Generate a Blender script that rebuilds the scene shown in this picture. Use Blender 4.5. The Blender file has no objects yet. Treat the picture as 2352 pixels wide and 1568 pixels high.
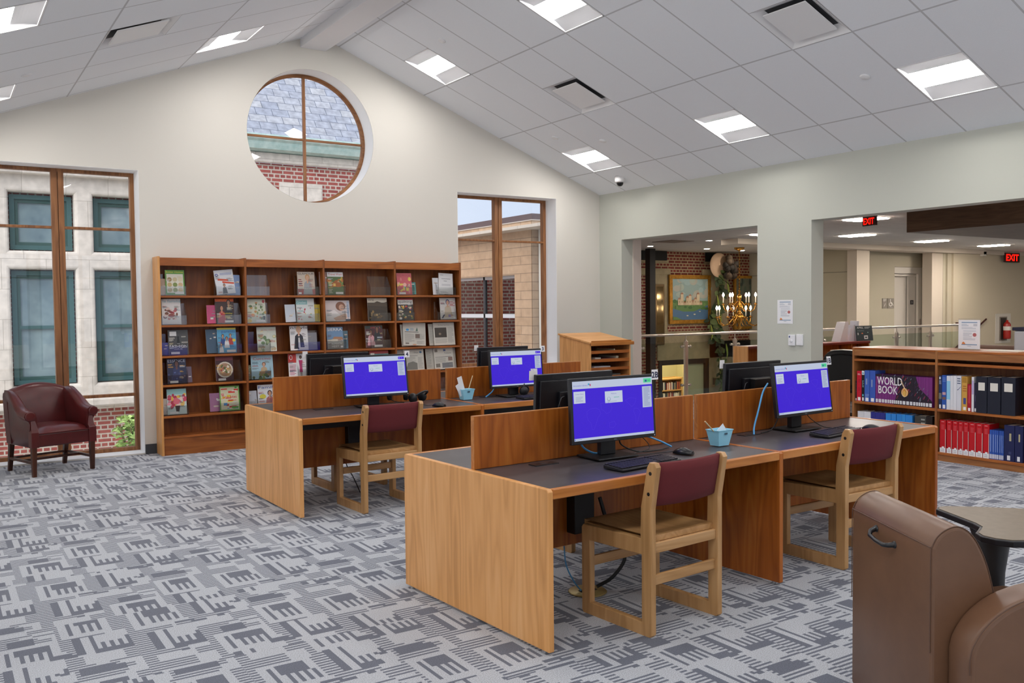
EXPO = 0.08; SKY = 1.15; SUN = 4.6; LAMP = 40.0; HLAMP = 85.0
import bpy, math, random
from mathutils import Vector, Matrix, Euler
random.seed(7)
SC = bpy.context.scene
COL = SC.collection
PI = math.pi

# ---------------------------------------------------------------- materials
_M = {}
def lin(h):
    h = h.lstrip('#'); out = []
    for i in (0, 2, 4):
        c = int(h[i:i+2], 16) / 255
        out.append(c / 12.92 if c <= .04045 else ((c + .055) / 1.055) ** 2.4)
    return (*out, 1)
def newmat(name):
    m = bpy.data.materials.new(name); m.use_nodes = True
    nt = m.node_tree; b = nt.nodes['Principled BSDF']
    return m, nt, b
def paint(h, rough=.5, metal=0, spec=.5):
    k = ('p', h, rough, metal, spec)
    if k not in _M:
        m, nt, b = newmat('paint_' + h)
        b.inputs['Base Color'].default_value = lin(h)
        b.inputs['Roughness'].default_value = rough
        b.inputs['Metallic'].default_value = metal
        b.inputs['Specular IOR Level'].default_value = spec
        _M[k] = m
    return _M[k]
def glow(h, s=1.0):
    k = ('g', h, s)
    if k not in _M:
        m, nt, b = newmat('glow_' + h)
        b.inputs['Base Color'].default_value = (0.01, .01, .01, 1)
        b.inputs['Roughness'].default_value = .3; b.inputs['Specular IOR Level'].default_value = .15
        b.inputs['Emission Color'].default_value = lin(h)
        b.inputs['Emission Strength'].default_value = s
        _M[k] = m
    return _M[k]
def N(nt, t, **kw):
    n = nt.nodes.new(t)
    for k, v in kw.items():
        if k.startswith('i_'):
            key = k[2:]
            key = int(key) if key.isdigit() else key.replace('_', ' ')
            n.inputs[key].default_value = v
        else: setattr(n, k, v)
    return n
def mth(nt, op, a, b=None, c=None):
    n = nt.nodes.new('ShaderNodeMath'); n.operation = op
    for i, v in enumerate((a, b, c)):
        if v is None: continue
        if isinstance(v, (int, float)): n.inputs[i].default_value = v
        else: nt.links.new(v, n.inputs[i])
    return n.outputs[0]
def mixc(nt, f, a, b, bt='MIX'):
    n = nt.nodes.new('ShaderNodeMix'); n.data_type = 'RGBA'; n.blend_type = bt
    for s, v in ((0, f), (6, a), (7, b)):
        if isinstance(v, (int, float)): n.inputs[s].default_value = v
        elif isinstance(v, tuple): n.inputs[s].default_value = v
        else: nt.links.new(v, n.inputs[s])
    return n.outputs[2]
def ramp(nt, f, stops, interp='LINEAR'):
    n = nt.nodes.new('ShaderNodeValToRGB'); cr = n.color_ramp; cr.interpolation = interp
    while len(cr.elements) < len(stops): cr.elements.new(1)
    for e, (p, c) in zip(cr.elements, stops):
        e.position = p; e.color = c
    nt.links.new(f, n.inputs[0]); return n.outputs[0]
def bump(nt, b, h, s=.2, d=.01):
    n = nt.nodes.new('ShaderNodeBump'); n.inputs['Strength'].default_value = s; n.inputs['Distance'].default_value = d
    nt.links.new(h, n.inputs['Height']); nt.links.new(n.outputs[0], b.inputs['Normal'])

def wood(name, c1, c2, c3, axis='z', rough=.38, coarse=1.0):
    k = ('w', name, axis)
    if k in _M: return _M[k]
    m, nt, b = newmat('wood_' + name + '_' + axis)
    tc = N(nt, 'ShaderNodeTexCoord'); oi = N(nt, 'ShaderNodeObjectInfo')
    add = N(nt, 'ShaderNodeVectorMath', operation='ADD')
    cmb = N(nt, 'ShaderNodeCombineXYZ')
    r7 = mth(nt, 'MULTIPLY', oi.outputs['Random'], 7.0)
    for i in range(3): nt.links.new(r7, cmb.inputs[i])
    nt.links.new(tc.outputs['Object'], add.inputs[0]); nt.links.new(cmb.outputs[0], add.inputs[1])
    def nz(across, along, det, rg=.6):
        mp = N(nt, 'ShaderNodeMapping')
        s = [across] * 3; s['xyz'.index(axis)] = along
        mp.inputs['Scale'].default_value = s
        nt.links.new(add.outputs[0], mp.inputs[0])
        t = N(nt, 'ShaderNodeTexNoise', i_Scale=1.0, i_Detail=det, i_Roughness=rg)
        nt.links.new(mp.outputs[0], t.inputs['Vector']); return t.outputs[0], mp
    n1, mp = nz(7 * coarse, .75 * coarse, 2, .45)
    n2, _ = nz(120, 3.0, 3, .7)
    # cathedral rings
    rings = mth(nt, 'FRACT', mth(nt, 'MULTIPLY', n1, 8.0))
    rings = mth(nt, 'ABSOLUTE', mth(nt, 'SUBTRACT', mth(nt, 'MULTIPLY', rings, 2.0), 1.0))
    v = mth(nt, 'ADD', mth(nt, 'MULTIPLY', n2, .30), mth(nt, 'MULTIPLY', rings, .22))
    v = mth(nt, 'ADD', v, mth(nt, 'MULTIPLY', n1, .52))
    c = ramp(nt, v, [(.30, lin(c1)), (.55, lin(c2)), (.80, lin(c3))])
    nt.links.new(c, b.inputs['Base Color'])
    b.inputs['Roughness'].default_value = rough
    b.inputs['Specular IOR Level'].default_value = .45
    bump(nt, b, n2, .05, .002)
    _M[k] = m; return m
OAK_L = lambda a='z': wood('oak_light', 'c68c4e', 'dea263', 'e8b176', a)
OAK_R = lambda a='z': wood('oak_red', '85420f', 'a85c1c', 'b8702c', a)
OAK_E = lambda a='x': wood('oak_edge', 'a4622a', 'bf7a3a', 'cc8b4a', a, .32)
OAK_C = lambda a='z': wood('oak_chair', 'a67c4c', 'bd9260', 'cba273', a, .34)
OAK_S = lambda a='z': wood('oak_shelf', '6f3a16', '905222', 'a26430', a)
OAK_SE = lambda a='x': wood('oak_shelf_edge', '84481c', 'a86029', 'b87438', a, .33)
OAK_B = lambda a='z': wood('oak_book', '7a4a28', '9a6438', 'ad7846', a)

def plaster(name, h, sc=260, rough=.85):
    k = ('pl', name)
    if k in _M: return _M[k]
    m, nt, b = newmat(name)
    tc = N(nt, 'ShaderNodeTexCoord')
    t = N(nt, 'ShaderNodeTexNoise', i_Scale=sc, i_Detail=2.0)
    nt.links.new(tc.outputs['Object'], t.inputs['Vector'])
    b.inputs['Base Color'].default_value = lin(h); b.inputs['Roughness'].default_value = rough
    b.inputs['Specular IOR Level'].default_value = .25
    bump(nt, b, t.outputs[0], .06, .003)
    _M[k] = m; return m

def brick(name, c1, c2, mortar, bw=.215, bh=.0725, ms=.012, plane='xz', rough=.85, squash=.5, freq=2, noise=.5, bias=0):
    k = ('b', name)
    if k in _M: return _M[k]
    m, nt, b = newmat(name)
    tc = N(nt, 'ShaderNodeTexCoord'); sp = N(nt, 'ShaderNodeSeparateXYZ'); cb = N(nt, 'ShaderNodeCombineXYZ')
    nt.links.new(tc.outputs['Object'], sp.inputs[0])
    nt.links.new(sp.outputs['XYZ'.index(plane[0].upper())], cb.inputs[0]); nt.links.new(sp.outputs['XYZ'.index(plane[1].upper())], cb.inputs[1])
    t = N(nt, 'ShaderNodeTexBrick', squash=squash, squash_frequency=freq)
    t.inputs['Color1'].default_value = lin(c1); t.inputs['Color2'].default_value = lin(c2); t.inputs['Mortar'].default_value = lin(mortar)
    t.inputs['Scale'].default_value = 1; t.inputs['Brick Width'].default_value = bw; t.inputs['Row Height'].default_value = bh
    t.inputs['Mortar Size'].default_value = ms; t.inputs['Mortar Smooth'].default_value = .1; t.inputs['Bias'].default_value = bias
    nt.links.new(cb.outputs[0], t.inputs['Vector'])
    nz = N(nt, 'ShaderNodeTexNoise', i_Scale=9.0, i_Detail=5.0)
    nt.links.new(tc.outputs['Object'], nz.inputs['Vector'])
    c = mixc(nt, noise, t.outputs[0], mixc(nt, 1.0, t.outputs[0], ramp(nt, nz.outputs[0], [(.25, (.55, .55, .55, 1)), (.75, (1.25, 1.25, 1.25, 1))]), 'MULTIPLY'))
    nt.links.new(c, b.inputs['Base Color']); b.inputs['Roughness'].default_value = rough
    inv = mth(nt, 'SUBTRACT', 1.0, t.outputs['Fac']); bump(nt, b, inv, .5, .008)
    _M[k] = m; return m

def stone(name, h1, h2, sc=3.0, rough=.8):
    k = ('s', name)
    if k in _M: return _M[k]
    m, nt, b = newmat(name)
    tc = N(nt, 'ShaderNodeTexCoord')
    t = N(nt, 'ShaderNodeTexNoise', i_Scale=sc, i_Detail=7.0, i_Roughness=.65)
    nt.links.new(tc.outputs['Object'], t.inputs['Vector'])
    nt.links.new(ramp(nt, t.outputs[0], [(.3, lin(h1)), (.7, lin(h2))]), b.inputs['Base Color'])
    b.inputs['Roughness'].default_value = rough
    bump(nt, b, t.outputs[0], .15, .01)
    _M[k] = m; return m

def glass(name='window_glass', tint='ffffff', refl=1.0, rough=0.0):
    k = ('gl', name)
    if k in _M: return _M[k]
    m, nt, b = newmat(name); nt.nodes.remove(b)
    out = nt.nodes['Material Output']
    tr = N(nt, 'ShaderNodeBsdfTransparent'); tr.inputs[0].default_value = lin(tint)
    gl = N(nt, 'ShaderNodeBsdfGlossy'); gl.inputs['Roughness'].default_value = rough
    fr = N(nt, 'ShaderNodeFresnel', i_IOR=1.45); ge = N(nt, 'ShaderNodeNewGeometry')
    nt.links.new(mth(nt, 'MULTIPLY_ADD', ge.outputs['Backfacing'], 1 / 1.45 - 1.45, 1.45), fr.inputs['IOR'])
    mx = N(nt, 'ShaderNodeMixShader')
    nt.links.new(mth(nt, 'MULTIPLY', fr.outputs[0], refl), mx.inputs[0])
    nt.links.new(tr.outputs[0], mx.inputs[1]); nt.links.new(gl.outputs[0], mx.inputs[2]); nt.links.new(mx.outputs[0], out.inputs[0])
    _M[k] = m; return m

def noisy(name, h1, h2, sc, rough=.6, b_=.1, det=3.0, metal=0, spec=.5):
    k = ('n', name)
    if k in _M: return _M[k]
    m, nt, b = newmat(name)
    tc = N(nt, 'ShaderNodeTexCoord')
    t = N(nt, 'ShaderNodeTexNoise', i_Scale=sc, i_Detail=det, i_Roughness=.6)
    nt.links.new(tc.outputs['Object'], t.inputs['Vector'])
    nt.links.new(ramp(nt, t.outputs[0], [(.3, lin(h1)), (.7, lin(h2))]), b.inputs['Base Color'])
    b.inputs['Roughness'].default_value = rough; b.inputs['Metallic'].default_value = metal
    b.inputs['Specular IOR Level'].default_value = spec
    if b_: bump(nt, b, t.outputs[0], b_, .002)
    _M[k] = m; return m

# carpet: a woven block / comb pattern, stored as a table of rows (64 rows x 48 columns) in two ramps
def carpet_rows():
    Wd, Hh = 48, 64
    g = [[1 if r % 2 == 0 else 0 for c in range(Wd)] for r in range(Hh)]   # row 0 = far end (+y)
    def put(c, r, w, h, v):
        for i in range(r, r + h):
            for j in range(c, c + w): g[i % Hh][j % Wd] = v
    def comb(c, r, bw=7, bh=8, th=8):
        put(c, r, bw + 6, bh + th + 6, 0); put(c + 2, r + 3, 1, bh + th, 1)
        put(c + 4, r + 2, bw, bh, 1)
        for k in range(0, bw, 2): put(c + 5 + k, r + 2 + bh, 1, th, 1)
    def fork(c, r, w=9, h=22):
        put(c, r, w + 4, h, 0); put(c, r, 2, h - 1, 1); put(c + 4, r, 1, h - 2, 1)
        put(c + 4, r + h - 4, w, 4, 1)
        for k in range(6, w + 3, 2): put(c + k, r + h - 10, 1, 6, 1)
        put(c + w + 3, r + h - 13, 1, 10, 1)
    def block(c, r, w=8, h=6):
        put(c, r, w, h, 1); put(c + w - 4, r - 2, 3, 2, 0); put(c + w, r + 2, 3, h - 2, 1)
    def blank(c, r, w=10, h=9):
        put(c, r, w, h, 0); put(c + w - 3, r - 1, 2, 2, 1)
    comb(2, 3); fork(19, 0); block(34, 12, 8, 6); comb(33, 24, 6, 7, 9)
    blank(16, 26, 10, 8); fork(4, 30, 8, 20); block(21, 38, 7, 6); comb(18, 46, 8, 6, 7)
    blank(36, 0, 9, 9); fork(35, 47, 9, 18); block(12, 24, 5, 4); blank(3, 53, 9, 7); block(29, 60, 5, 4); blank(29, 14, 4, 8)
    return g
def carpet():
    m, nt, b = newmat('carpet_pattern')
    tc = N(nt, 'ShaderNodeTexCoord'); sp = N(nt, 'ShaderNodeSeparateXYZ')
    nt.links.new(tc.outputs['Object'], sp.inputs[0])
    T = .88
    # every second row of carpet tiles is shifted sideways
    rowi = mth(nt, 'FLOOR', mth(nt, 'DIVIDE', sp.outputs[1], T))
    sh = mth(nt, 'MULTIPLY', mth(nt, 'FRACT', mth(nt, 'MULTIPLY', rowi, .3819)), T)
    u = mth(nt, 'FRACT', mth(nt, 'DIVIDE', mth(nt, 'ADD', sp.outputs[0], sh), T))
    ci = mth(nt, 'FLOOR', mth(nt, 'DIVIDE', mth(nt, 'ADD', sp.outputs[0], sh), T))
    v = mth(nt, 'FRACT', mth(nt, 'ADD', mth(nt, 'DIVIDE', mth(nt, 'MULTIPLY', sp.outputs[1], -1.0), T), mth(nt, 'MULTIPLY', mth(nt, 'ADD', ci, mth(nt, 'MULTIPLY', rowi, 3.0)), .618)))
    g = carpet_rows()
    def col3(r):
        out = []
        for ch in range(3):
            val = sum(g[r][ch * 16 + k] << k for k in range(16)); out.append(val / 65536.0)
        return (*out, 1)
    r1 = ramp(nt, mth(nt, 'MULTIPLY', v, 2.0), [(k / 32, col3(k)) for k in range(32)], 'CONSTANT')
    r2 = ramp(nt, mth(nt, 'SUBTRACT', mth(nt, 'MULTIPLY', v, 2.0), 1.0), [(k / 32, col3(32 + k)) for k in range(32)], 'CONSTANT')
    rr = mixc(nt, mth(nt, 'GREATER_THAN', v, .5), r1, r2)
    sc = N(nt, 'ShaderNodeSeparateColor'); nt.links.new(rr, sc.inputs[0])
    c = mth(nt, 'FLOOR', mth(nt, 'MULTIPLY', u, 48.0))
    ch = mth(nt, 'FLOOR', mth(nt, 'DIVIDE', c, 16.0))
    bit = mth(nt, 'SUBTRACT', c, mth(nt, 'MULTIPLY', ch, 16.0))
    val = None
    for i in range(3):
        sel = mth(nt, 'MULTIPLY', sc.outputs[i], mth(nt, 'COMPARE', ch, float(i), .5))
        val = sel if val is None else mth(nt, 'ADD', val, sel)
    val = mth(nt, 'MULTIPLY', val, 65536.0)
    q = mth(nt, 'FLOOR', mth(nt, 'ADD', mth(nt, 'DIVIDE', val, mth(nt, 'POWER', 2.0, bit)), .0005))
    dark = mth(nt, 'MODULO', q, 2.0)
    nz = N(nt, 'ShaderNodeTexNoise', i_Scale=230.0, i_Detail=3.0)
    nt.links.new(tc.outputs['Object'], nz.inputs['Vector'])
    nz2 = N(nt, 'ShaderNodeTexNoise', i_Scale=.8, i_Detail=2.0)
    nt.links.new(tc.outputs['Object'], nz2.inputs['Vector'])
    base = mixc(nt, dark, lin('b1b6be'), lin('5d6372'))
    fac = ramp(nt, nz.outputs[0], [(.32, (.55, .55, .55, 1)), (.68, (1.4, 1.4, 1.4, 1))])
    nt.links.new(mixc(nt, .9, base, mixc(nt, 1.0, base, fac, 'MULTIPLY')), b.inputs['Base Color'])
    b.inputs['Roughness'].default_value = .95; b.inputs['Specular IOR Level'].default_value = .1
    b.inputs['Sheen Weight'].default_value = .25
    bump(nt, b, nz.outputs[0], .35, .004)
    return m

def ceil_mat(name, uo, up, vo, vp):
    """acoustic tiles: uv x runs along the ridge, uv y down the slope, in metres"""
    m, nt, b = newmat(name)
    uvn = N(nt, 'ShaderNodeUVMap'); sp = N(nt, 'ShaderNodeSeparateXYZ'); nt.links.new(uvn.outputs[0], sp.inputs[0])
    def line(src, off, per, hw):
        f = mth(nt, 'FRACT', mth(nt, 'ADD', mth(nt, 'DIVIDE', mth(nt, 'SUBTRACT', src, off), per), .5))
        d = mth(nt, 'ABSOLUTE', mth(nt, 'SUBTRACT', f, .5))
        return mth(nt, 'LESS_THAN', d, hw / per)
    l = mth(nt, 'MAXIMUM', line(sp.outputs[0], uo, up, .0085), line(sp.outputs[1], vo, vp, .0085))
    nz = N(nt, 'ShaderNodeTexNoise', i_Scale=350.0, i_Detail=2.0)
    tc = N(nt, 'ShaderNodeTexCoord'); nt.links.new(tc.outputs['Object'], nz.inputs['Vector'])
    tile = mixc(nt, .3, lin('eef2f7'), ramp(nt, nz.outputs[0], [(.35, lin('dfe3e8')), (.65, lin('f4f8fd'))]))
    nt.links.new(mixc(nt, l, tile, lin('c4c6ca')), b.inputs['Base Color'])
    b.inputs['Roughness'].default_value = .9; b.inputs['Specular IOR Level'].default_value = .15
    h = mth(nt, 'ADD', mth(nt, 'MULTIPLY', nz.outputs[0], .15), mth(nt, 'MULTIPLY', l, 1.0)); bump(nt, b, h, .25, .006)
    return m

# ---------------------------------------------------------------- mesh building
_TXT = {}
def text_mesh(s, bold=0.0):
    k = (s, bold)
    if k not in _TXT:
        cu = bpy.data.curves.new('t', 'FONT'); cu.body = s; cu.size = 1; cu.resolution_u = 2; cu.offset = bold
        o = bpy.data.objects.new('t', cu); COL.objects.link(o)
        dg = bpy.context.evaluated_depsgraph_get(); me = o.evaluated_get(dg).to_mesh()
        vs = [(v.co.x, v.co.y) for v in me.vertices]; fs = [tuple(p.vertices) for p in me.polygons]
        bpy.data.objects.remove(o); bpy.data.curves.remove(cu)
        if vs:
            x0 = min(v[0] for v in vs); x1 = max(v[0] for v in vs); y0 = min(v[1] for v in vs); y1 = max(v[1] for v in vs)
        else: x0 = y0 = 0; x1 = y1 = 1
        _TXT[k] = (vs, fs, x0, x1, y0, y1)
    return _TXT[k]

class MB:
    def __init__(s): s.v = []; s.f = []; s.m = []; s.sm = []; s.mats = []; s.T = None; s.cur = None; s.uv = None
    def mi(s, m):
        if m not in s.mats: s.mats.append(m)
        return s.mats.index(m)
    def add(s, vs, fs, m=None, smooth=False):
        m = m or s.cur; s.cur = m; i0 = len(s.v); mi = s.mi(m)
        for p in vs:
            s.v.append(tuple(s.T @ Vector(p)) if s.T else tuple(p))
        for f in fs:
            s.f.append(tuple(i0 + i for i in f)); s.m.append(mi); s.sm.append(smooth)
        return s
    def box(s, x0, x1, y0, y1, z0, z1, m=None):
        x0, x1 = min(x0, x1), max(x0, x1); y0, y1 = min(y0, y1), max(y0, y1); z0, z1 = min(z0, z1), max(z0, z1)
        return s.add([(x, y, z) for z in (z0, z1) for y in (y0, y1) for x in (x0, x1)],
              [(0, 2, 3, 1), (4, 5, 7, 6), (0, 1, 5, 4), (2, 6, 7, 3), (0, 4, 6, 2), (1, 3, 7, 5)], m)
    def cbox(s, c, size, R=None, m=None):
        o = s.T
        M = Matrix.Translation(c) @ (R.to_matrix().to_4x4() if R else Matrix.Identity(4))
        s.T = (o @ M) if o else M
        a, b, d = (q / 2 for q in size); s.box(-a, a, -b, b, -d, d, m); s.T = o; return s
    def quad(s, pts, m=None): return s.add(pts, [tuple(range(len(pts)))], m)
    def prism(s, pts, a0, a1, axis='x', m=None, smooth=False):
        """pts 2D polygon extruded along axis; the other two axes in cyclic xyz order (y,z) (x,z) (x,y)"""
        n = len(pts)
        def P(p, a): return {'x': (a, p[0], p[1]), 'y': (p[0], a, p[1]), 'z': (p[0], p[1], a)}[axis]
        vs = [P(p, a0) for p in pts] + [P(p, a1) for p in pts]
        ar = sum(pts[i][0] * pts[(i + 1) % n][1] - pts[(i + 1) % n][0] * pts[i][1] for i in range(n))
        flip = (ar > 0) ^ (axis == 'y')
        A = tuple(range(n)); B = tuple(range(2 * n - 1, n - 1, -1))
        if a1 < a0: flip = not flip
        sides = [(i, (i + 1) % n, n + (i + 1) % n, n + i) for i in range(n)]
        if flip: s.add(vs, [A[::-1], B[::-1]], m); i0 = len(s.v) - 2 * n
        else: s.add(vs, [A, B], m); i0 = len(s.v) - 2 * n
        mi = s.mi(m or s.cur)
        for f in sides:
            s.f.append(tuple(i0 + i for i in (f if flip else f[::-1]))); s.m.append(mi); s.sm.append(smooth)
        return s
    def tube(s, path, r, n=10, m=None, cap=True):
        path = [Vector(p) for p in path]; rings = []; rr = r if isinstance(r, (list, tuple)) else [r] * len(path)
        t0 = (path[1] - path[0]).normalized(); a = t0.orthogonal().normalized()
        for i, p in enumerate(path):
            t = (path[min(i + 1, len(path) - 1)] - path[max(i - 1, 0)]).normalized()
            a = (a - t * a.dot(t)).normalized(); b = t.cross(a)
            rings.append([p + (a * math.cos(k * 2 * PI / n) + b * math.sin(k * 2 * PI / n)) * rr[i] for k in range(n)])
        return s.loft(rings, m, cap)
    def loft(s, rings, m=None, cap=True, smooth=True, closed=True):
        n = len(rings[0]); vs = [tuple(q) for r_ in rings for q in r_]; fs = []
        for i in range(len(rings) - 1):
            for k in range(n if closed else n - 1):
                fs.append((i * n + k, i * n + (k + 1) % n, (i + 1) * n + (k + 1) % n, (i + 1) * n + k))
        s.add(vs, fs, m, smooth)
        if cap:
            s.add([tuple(q) for q in rings[0]], [tuple(range(n))[::-1]], m); s.add([tuple(q) for q in rings[-1]], [tuple(range(n))], m)
        return s
    def lathe(s, prof, c=(0, 0, 0), n=20, m=None, axis='z'):
        rings = []
        for r_, h in prof:
            ring = []
            for k in range(n):
                a = 2 * PI * k / n; x, y = r_ * math.cos(a), r_ * math.sin(a)
                p = {'z': (x, y, h), 'x': (h, x, y), 'y': (y, h, x)}[axis]
                ring.append((c[0] + p[0], c[1] + p[1], c[2] + p[2]))
            rings.append(ring)
        return s.loft(rings, m, cap=True)
    def art(s, items, w, h, o=(0, 0, 0), u=(1, 0, 0), v=(0, 0, 1), lift=.0004, M=paint):
        """flat printing on a face: items in 0..1 of the w x h sheet"""
        o = Vector(o); u = Vector(u).normalized(); v = Vector(v).normalized(); nn = u.cross(v)
        for k, it in enumerate(items):
            t = it[0]; L = nn * lift * (k + 1) if t != 't' else nn * lift * (k + 1.5)
            P = lambda x, y: o + u * (x * w) + v * (y * h) + L
            if t == 'r': _, x0, y0, x1, y1, c = it; pts = [(x0, y0), (x1, y0), (x1, y1), (x0, y1)]
            elif t == 'e':
                _, cx, cy, rx, ry, c = it; pts = [(cx + rx * math.cos(a * PI / 9), cy + ry * math.sin(a * PI / 9)) for a in range(18)]
            elif t == 'p': _, pts, c = it
            elif t == 't':
                _, tx, x, y, hh, c = it[:6]; opt = it[6] if len(it) > 6 else {}
                vs, fs, x0, x1, y0, y1 = text_mesh(tx, opt.get('b', 0))
                sc = hh * h / max(.3, (y1 - y0)); wd = (x1 - x0) * sc
                sx = opt['w'] * w / wd if 'w' in opt else 1.0; wd *= sx
                al = opt.get('a', 'c'); ox = {'l': 0, 'c': -wd / 2, 'r': -wd}[al]
                s.add([tuple(o + u * (x * w + ox + (a - x0) * sc * sx) + v * (y * h + (b - y0) * sc) + L) for a, b in vs], fs, M(c)); continue
            elif t == 'lines':   # rows of fine print
                _, x0, y0, x1, y1, n_, c = it; rs = random.Random(n_ + int(x0 * 100))
                for j in range(n_):
                    yy = y1 - (y1 - y0) * (j + .25) / n_; th = (y1 - y0) / n_ * .42; xe = x1 - (x1 - x0) * rs.choice((0, .03, .08, .3))
                    s.add([tuple(P(*q)) for q in ((x0, yy - th), (xe, yy - th), (xe, yy), (x0, yy))], [(0, 1, 2, 3)], M(c))
                continue
            s.add([tuple(P(*q)) for q in pts], [tuple(range(len(pts)))], M(c))
        return s
    def build(s, name, parent=None, loc=None, bevel=0, seg=2, rot=None, subsurf=0, smooth_angle=None, uvs=None):
        me = bpy.data.meshes.new(name)
        me.from_pydata(s.v, [], s.f)
        for m in s.mats: me.materials.append(m)
        for p, mi, sm in zip(me.polygons, s.m, s.sm): p.material_index = mi; p.use_smooth = sm
        if uvs:
            lay = me.uv_layers.new(name='UVMap')
            for p in me.polygons:
                for li in p.loop_indices: lay.data[li].uv = uvs(me.vertices[me.loops[li].vertex_index].co)
        me.update()
        o = bpy.data.objects.new(name, me); COL.objects.link(o)
        if parent: o.parent = parent
        if loc: o.location = loc
        if rot: o.rotation_euler = rot
        if bevel:
            b = o.modifiers.new('b', 'BEVEL'); b.width = bevel; b.segments = seg; b.limit_method = 'ANGLE'; b.angle_limit = .6
        if subsurf:
            q = o.modifiers.new('s', 'SUBSURF'); q.levels = q.render_levels = subsurf
        return o

def tag(o, label, cat, group=None, kind=None):
    if label: o['label'] = label
    if cat: o['category'] = cat
    if group: o['group'] = group
    if kind: o['kind'] = kind
    return o
def thing(name, label, cat, loc=(0, 0, 0), rz=0, group=None):
    o = bpy.data.objects.new(name, None); COL.objects.link(o); o.empty_display_size = .1
    o.location = loc; o.rotation_euler = (0, 0, rz)
    return tag(o, label, cat, group)
def struct(o): o['kind'] = 'structure'; return o
def dup(root, loc=None, rz=None, label=None, group=None, skip=()):
    kids = {}
    for ob in COL.objects:
        if ob.parent: kids.setdefault(ob.parent.name, []).append(ob)
    def cp(o, par):
        c = o.copy(); COL.objects.link(c)
        if par: c.parent = par
        for k in kids.get(o.name, []):
            if k.name.split('.')[0] not in skip: cp(k, c)
        return c
    r = cp(root, None)
    if loc is not None: r.location = loc
    if rz is not None: r.rotation_euler = (0, 0, rz)
    if label: r['label'] = label
    if group: r['group'] = group
    return r
def plate(name, outer, holes, th, mat_, frame, bevel=0, res=1):
    """flat plate with holes: outlines in (a,b); frame = matrix taking (a,b,depth) to the world; thickness th along +depth"""
    cu = bpy.data.curves.new(name, 'CURVE'); cu.dimensions = '2D'; cu.fill_mode = 'BOTH'; cu.extrude = th / 2; cu.bevel_depth = bevel; cu.bevel_resolution = res
    for poly in [outer] + holes:
        sp = cu.splines.new('POLY'); sp.points.add(len(poly) - 1); sp.use_cyclic_u = True
        for p, q in zip(sp.points, poly): p.co = (q[0], q[1], 0, 1)
    o = bpy.data.objects.new(name, cu); COL.objects.link(o)
    dg = bpy.context.evaluated_depsgraph_get(); me = bpy.data.meshes.new_from_object(o.evaluated_get(dg))
    bpy.data.objects.remove(o); bpy.data.curves.remove(cu)
    me.transform(frame @ Matrix.Translation((0, 0, th / 2)))
    me.materials.clear(); me.materials.append(mat_)
    for p in me.polygons: p.material_index = 0; p.use_smooth = False
    ob = bpy.data.objects.new(name, me); COL.objects.link(ob); return ob
FA = Matrix(((1, 0, 0, 0), (0, 0, 1, 0), (0, 1, 0, 0), (0, 0, 0, 1)))      # (x, z, y)
FB = Matrix(((0, 0, 1, 0), (1, 0, 0, 0), (0, 1, 0, 0), (0, 0, 0, 1)))      # (y, z, x)
def FAat(y): return Matrix.Translation((0, y, 0)) @ FA
def FBat(x): return Matrix.Translation((x, 0, 0)) @ FB
def rect(a0, a1, b0, b1): return [(a0, b0), (a1, b0), (a1, b1), (a0, b1)]
def circ(ca, cb, r, n=64): return [(ca + r * math.cos(2 * PI * k / n), cb + r * math.sin(2 * PI * k / n)) for k in range(n)]
# ================================================================ CAMERA
def setup_camera():
    yaw, pitch, roll, f = .5754, -.0392, -.0097, 2060.14
    fw = Vector((math.sin(yaw) * math.cos(pitch), math.cos(yaw) * math.cos(pitch), math.sin(pitch)))
    rt = Vector((math.cos(yaw), -math.sin(yaw), 0)); up = rt.cross(fw)
    R = math.cos(roll) * rt + math.sin(roll) * up; U = -math.sin(roll) * rt + math.cos(roll) * up
    M = Matrix((R, U, -fw)).transposed().to_4x4(); M.translation = (-8.0752, -10.1212, 1.5382)
    cd = bpy.data.cameras.new('camera'); co = bpy.data.objects.new('camera', cd); COL.objects.link(co)
    cd.sensor_width = 36; cd.lens = f / 2352 * 36; cd.clip_start = .05; cd.clip_end = 200
    co.matrix_world = M; SC.camera = co
setup_camera()
SC.view_settings.view_transform = 'Standard'; SC.view_settings.look = 'None'
SC.view_settings.gamma = 1; SC.view_settings.use_curve_mapping = False
SC.view_settings.exposure = EXPO
SC.cycles.use_denoising = True
SC.cycles.max_bounces = 10; SC.cycles.diffuse_bounces = 5; SC.cycles.glossy_bounces = 4; SC.cycles.transparent_max_bounces = 24; SC.cycles.transmission_bounces = 6
SC.cycles.sample_clamp_indirect = 6; SC.cycles.caustics_reflective = False; SC.cycles.caustics_refractive = False

# world: bright overcast sky
w = bpy.data.worlds.new('World'); SC.world = w; w.use_nodes = True
wb = w.node_tree.nodes['Background']
wtc = N(w.node_tree, 'ShaderNodeTexCoord'); wnz = N(w.node_tree, 'ShaderNodeTexNoise', i_Scale=3.0, i_Detail=5.0)
w.node_tree.links.new(wtc.outputs['Generated'], wnz.inputs['Vector'])
w.node_tree.links.new(ramp(w.node_tree, wnz.outputs[0], [(.3, lin('b9c8e2')), (.7, lin('dbe5f4'))]), wb.inputs[0])
wb.inputs[1].default_value = SKY
sd = bpy.data.lights.new('sun', 'SUN'); sd.energy = SUN; sd.angle = 1.3; sd.color = (1, .97, .93)
so = bpy.data.objects.new('sun', sd); COL.objects.link(so)
so.rotation_euler = Vector((.85, .55, -1.0)).to_track_quat('-Z', 'Y').to_euler()

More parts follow.
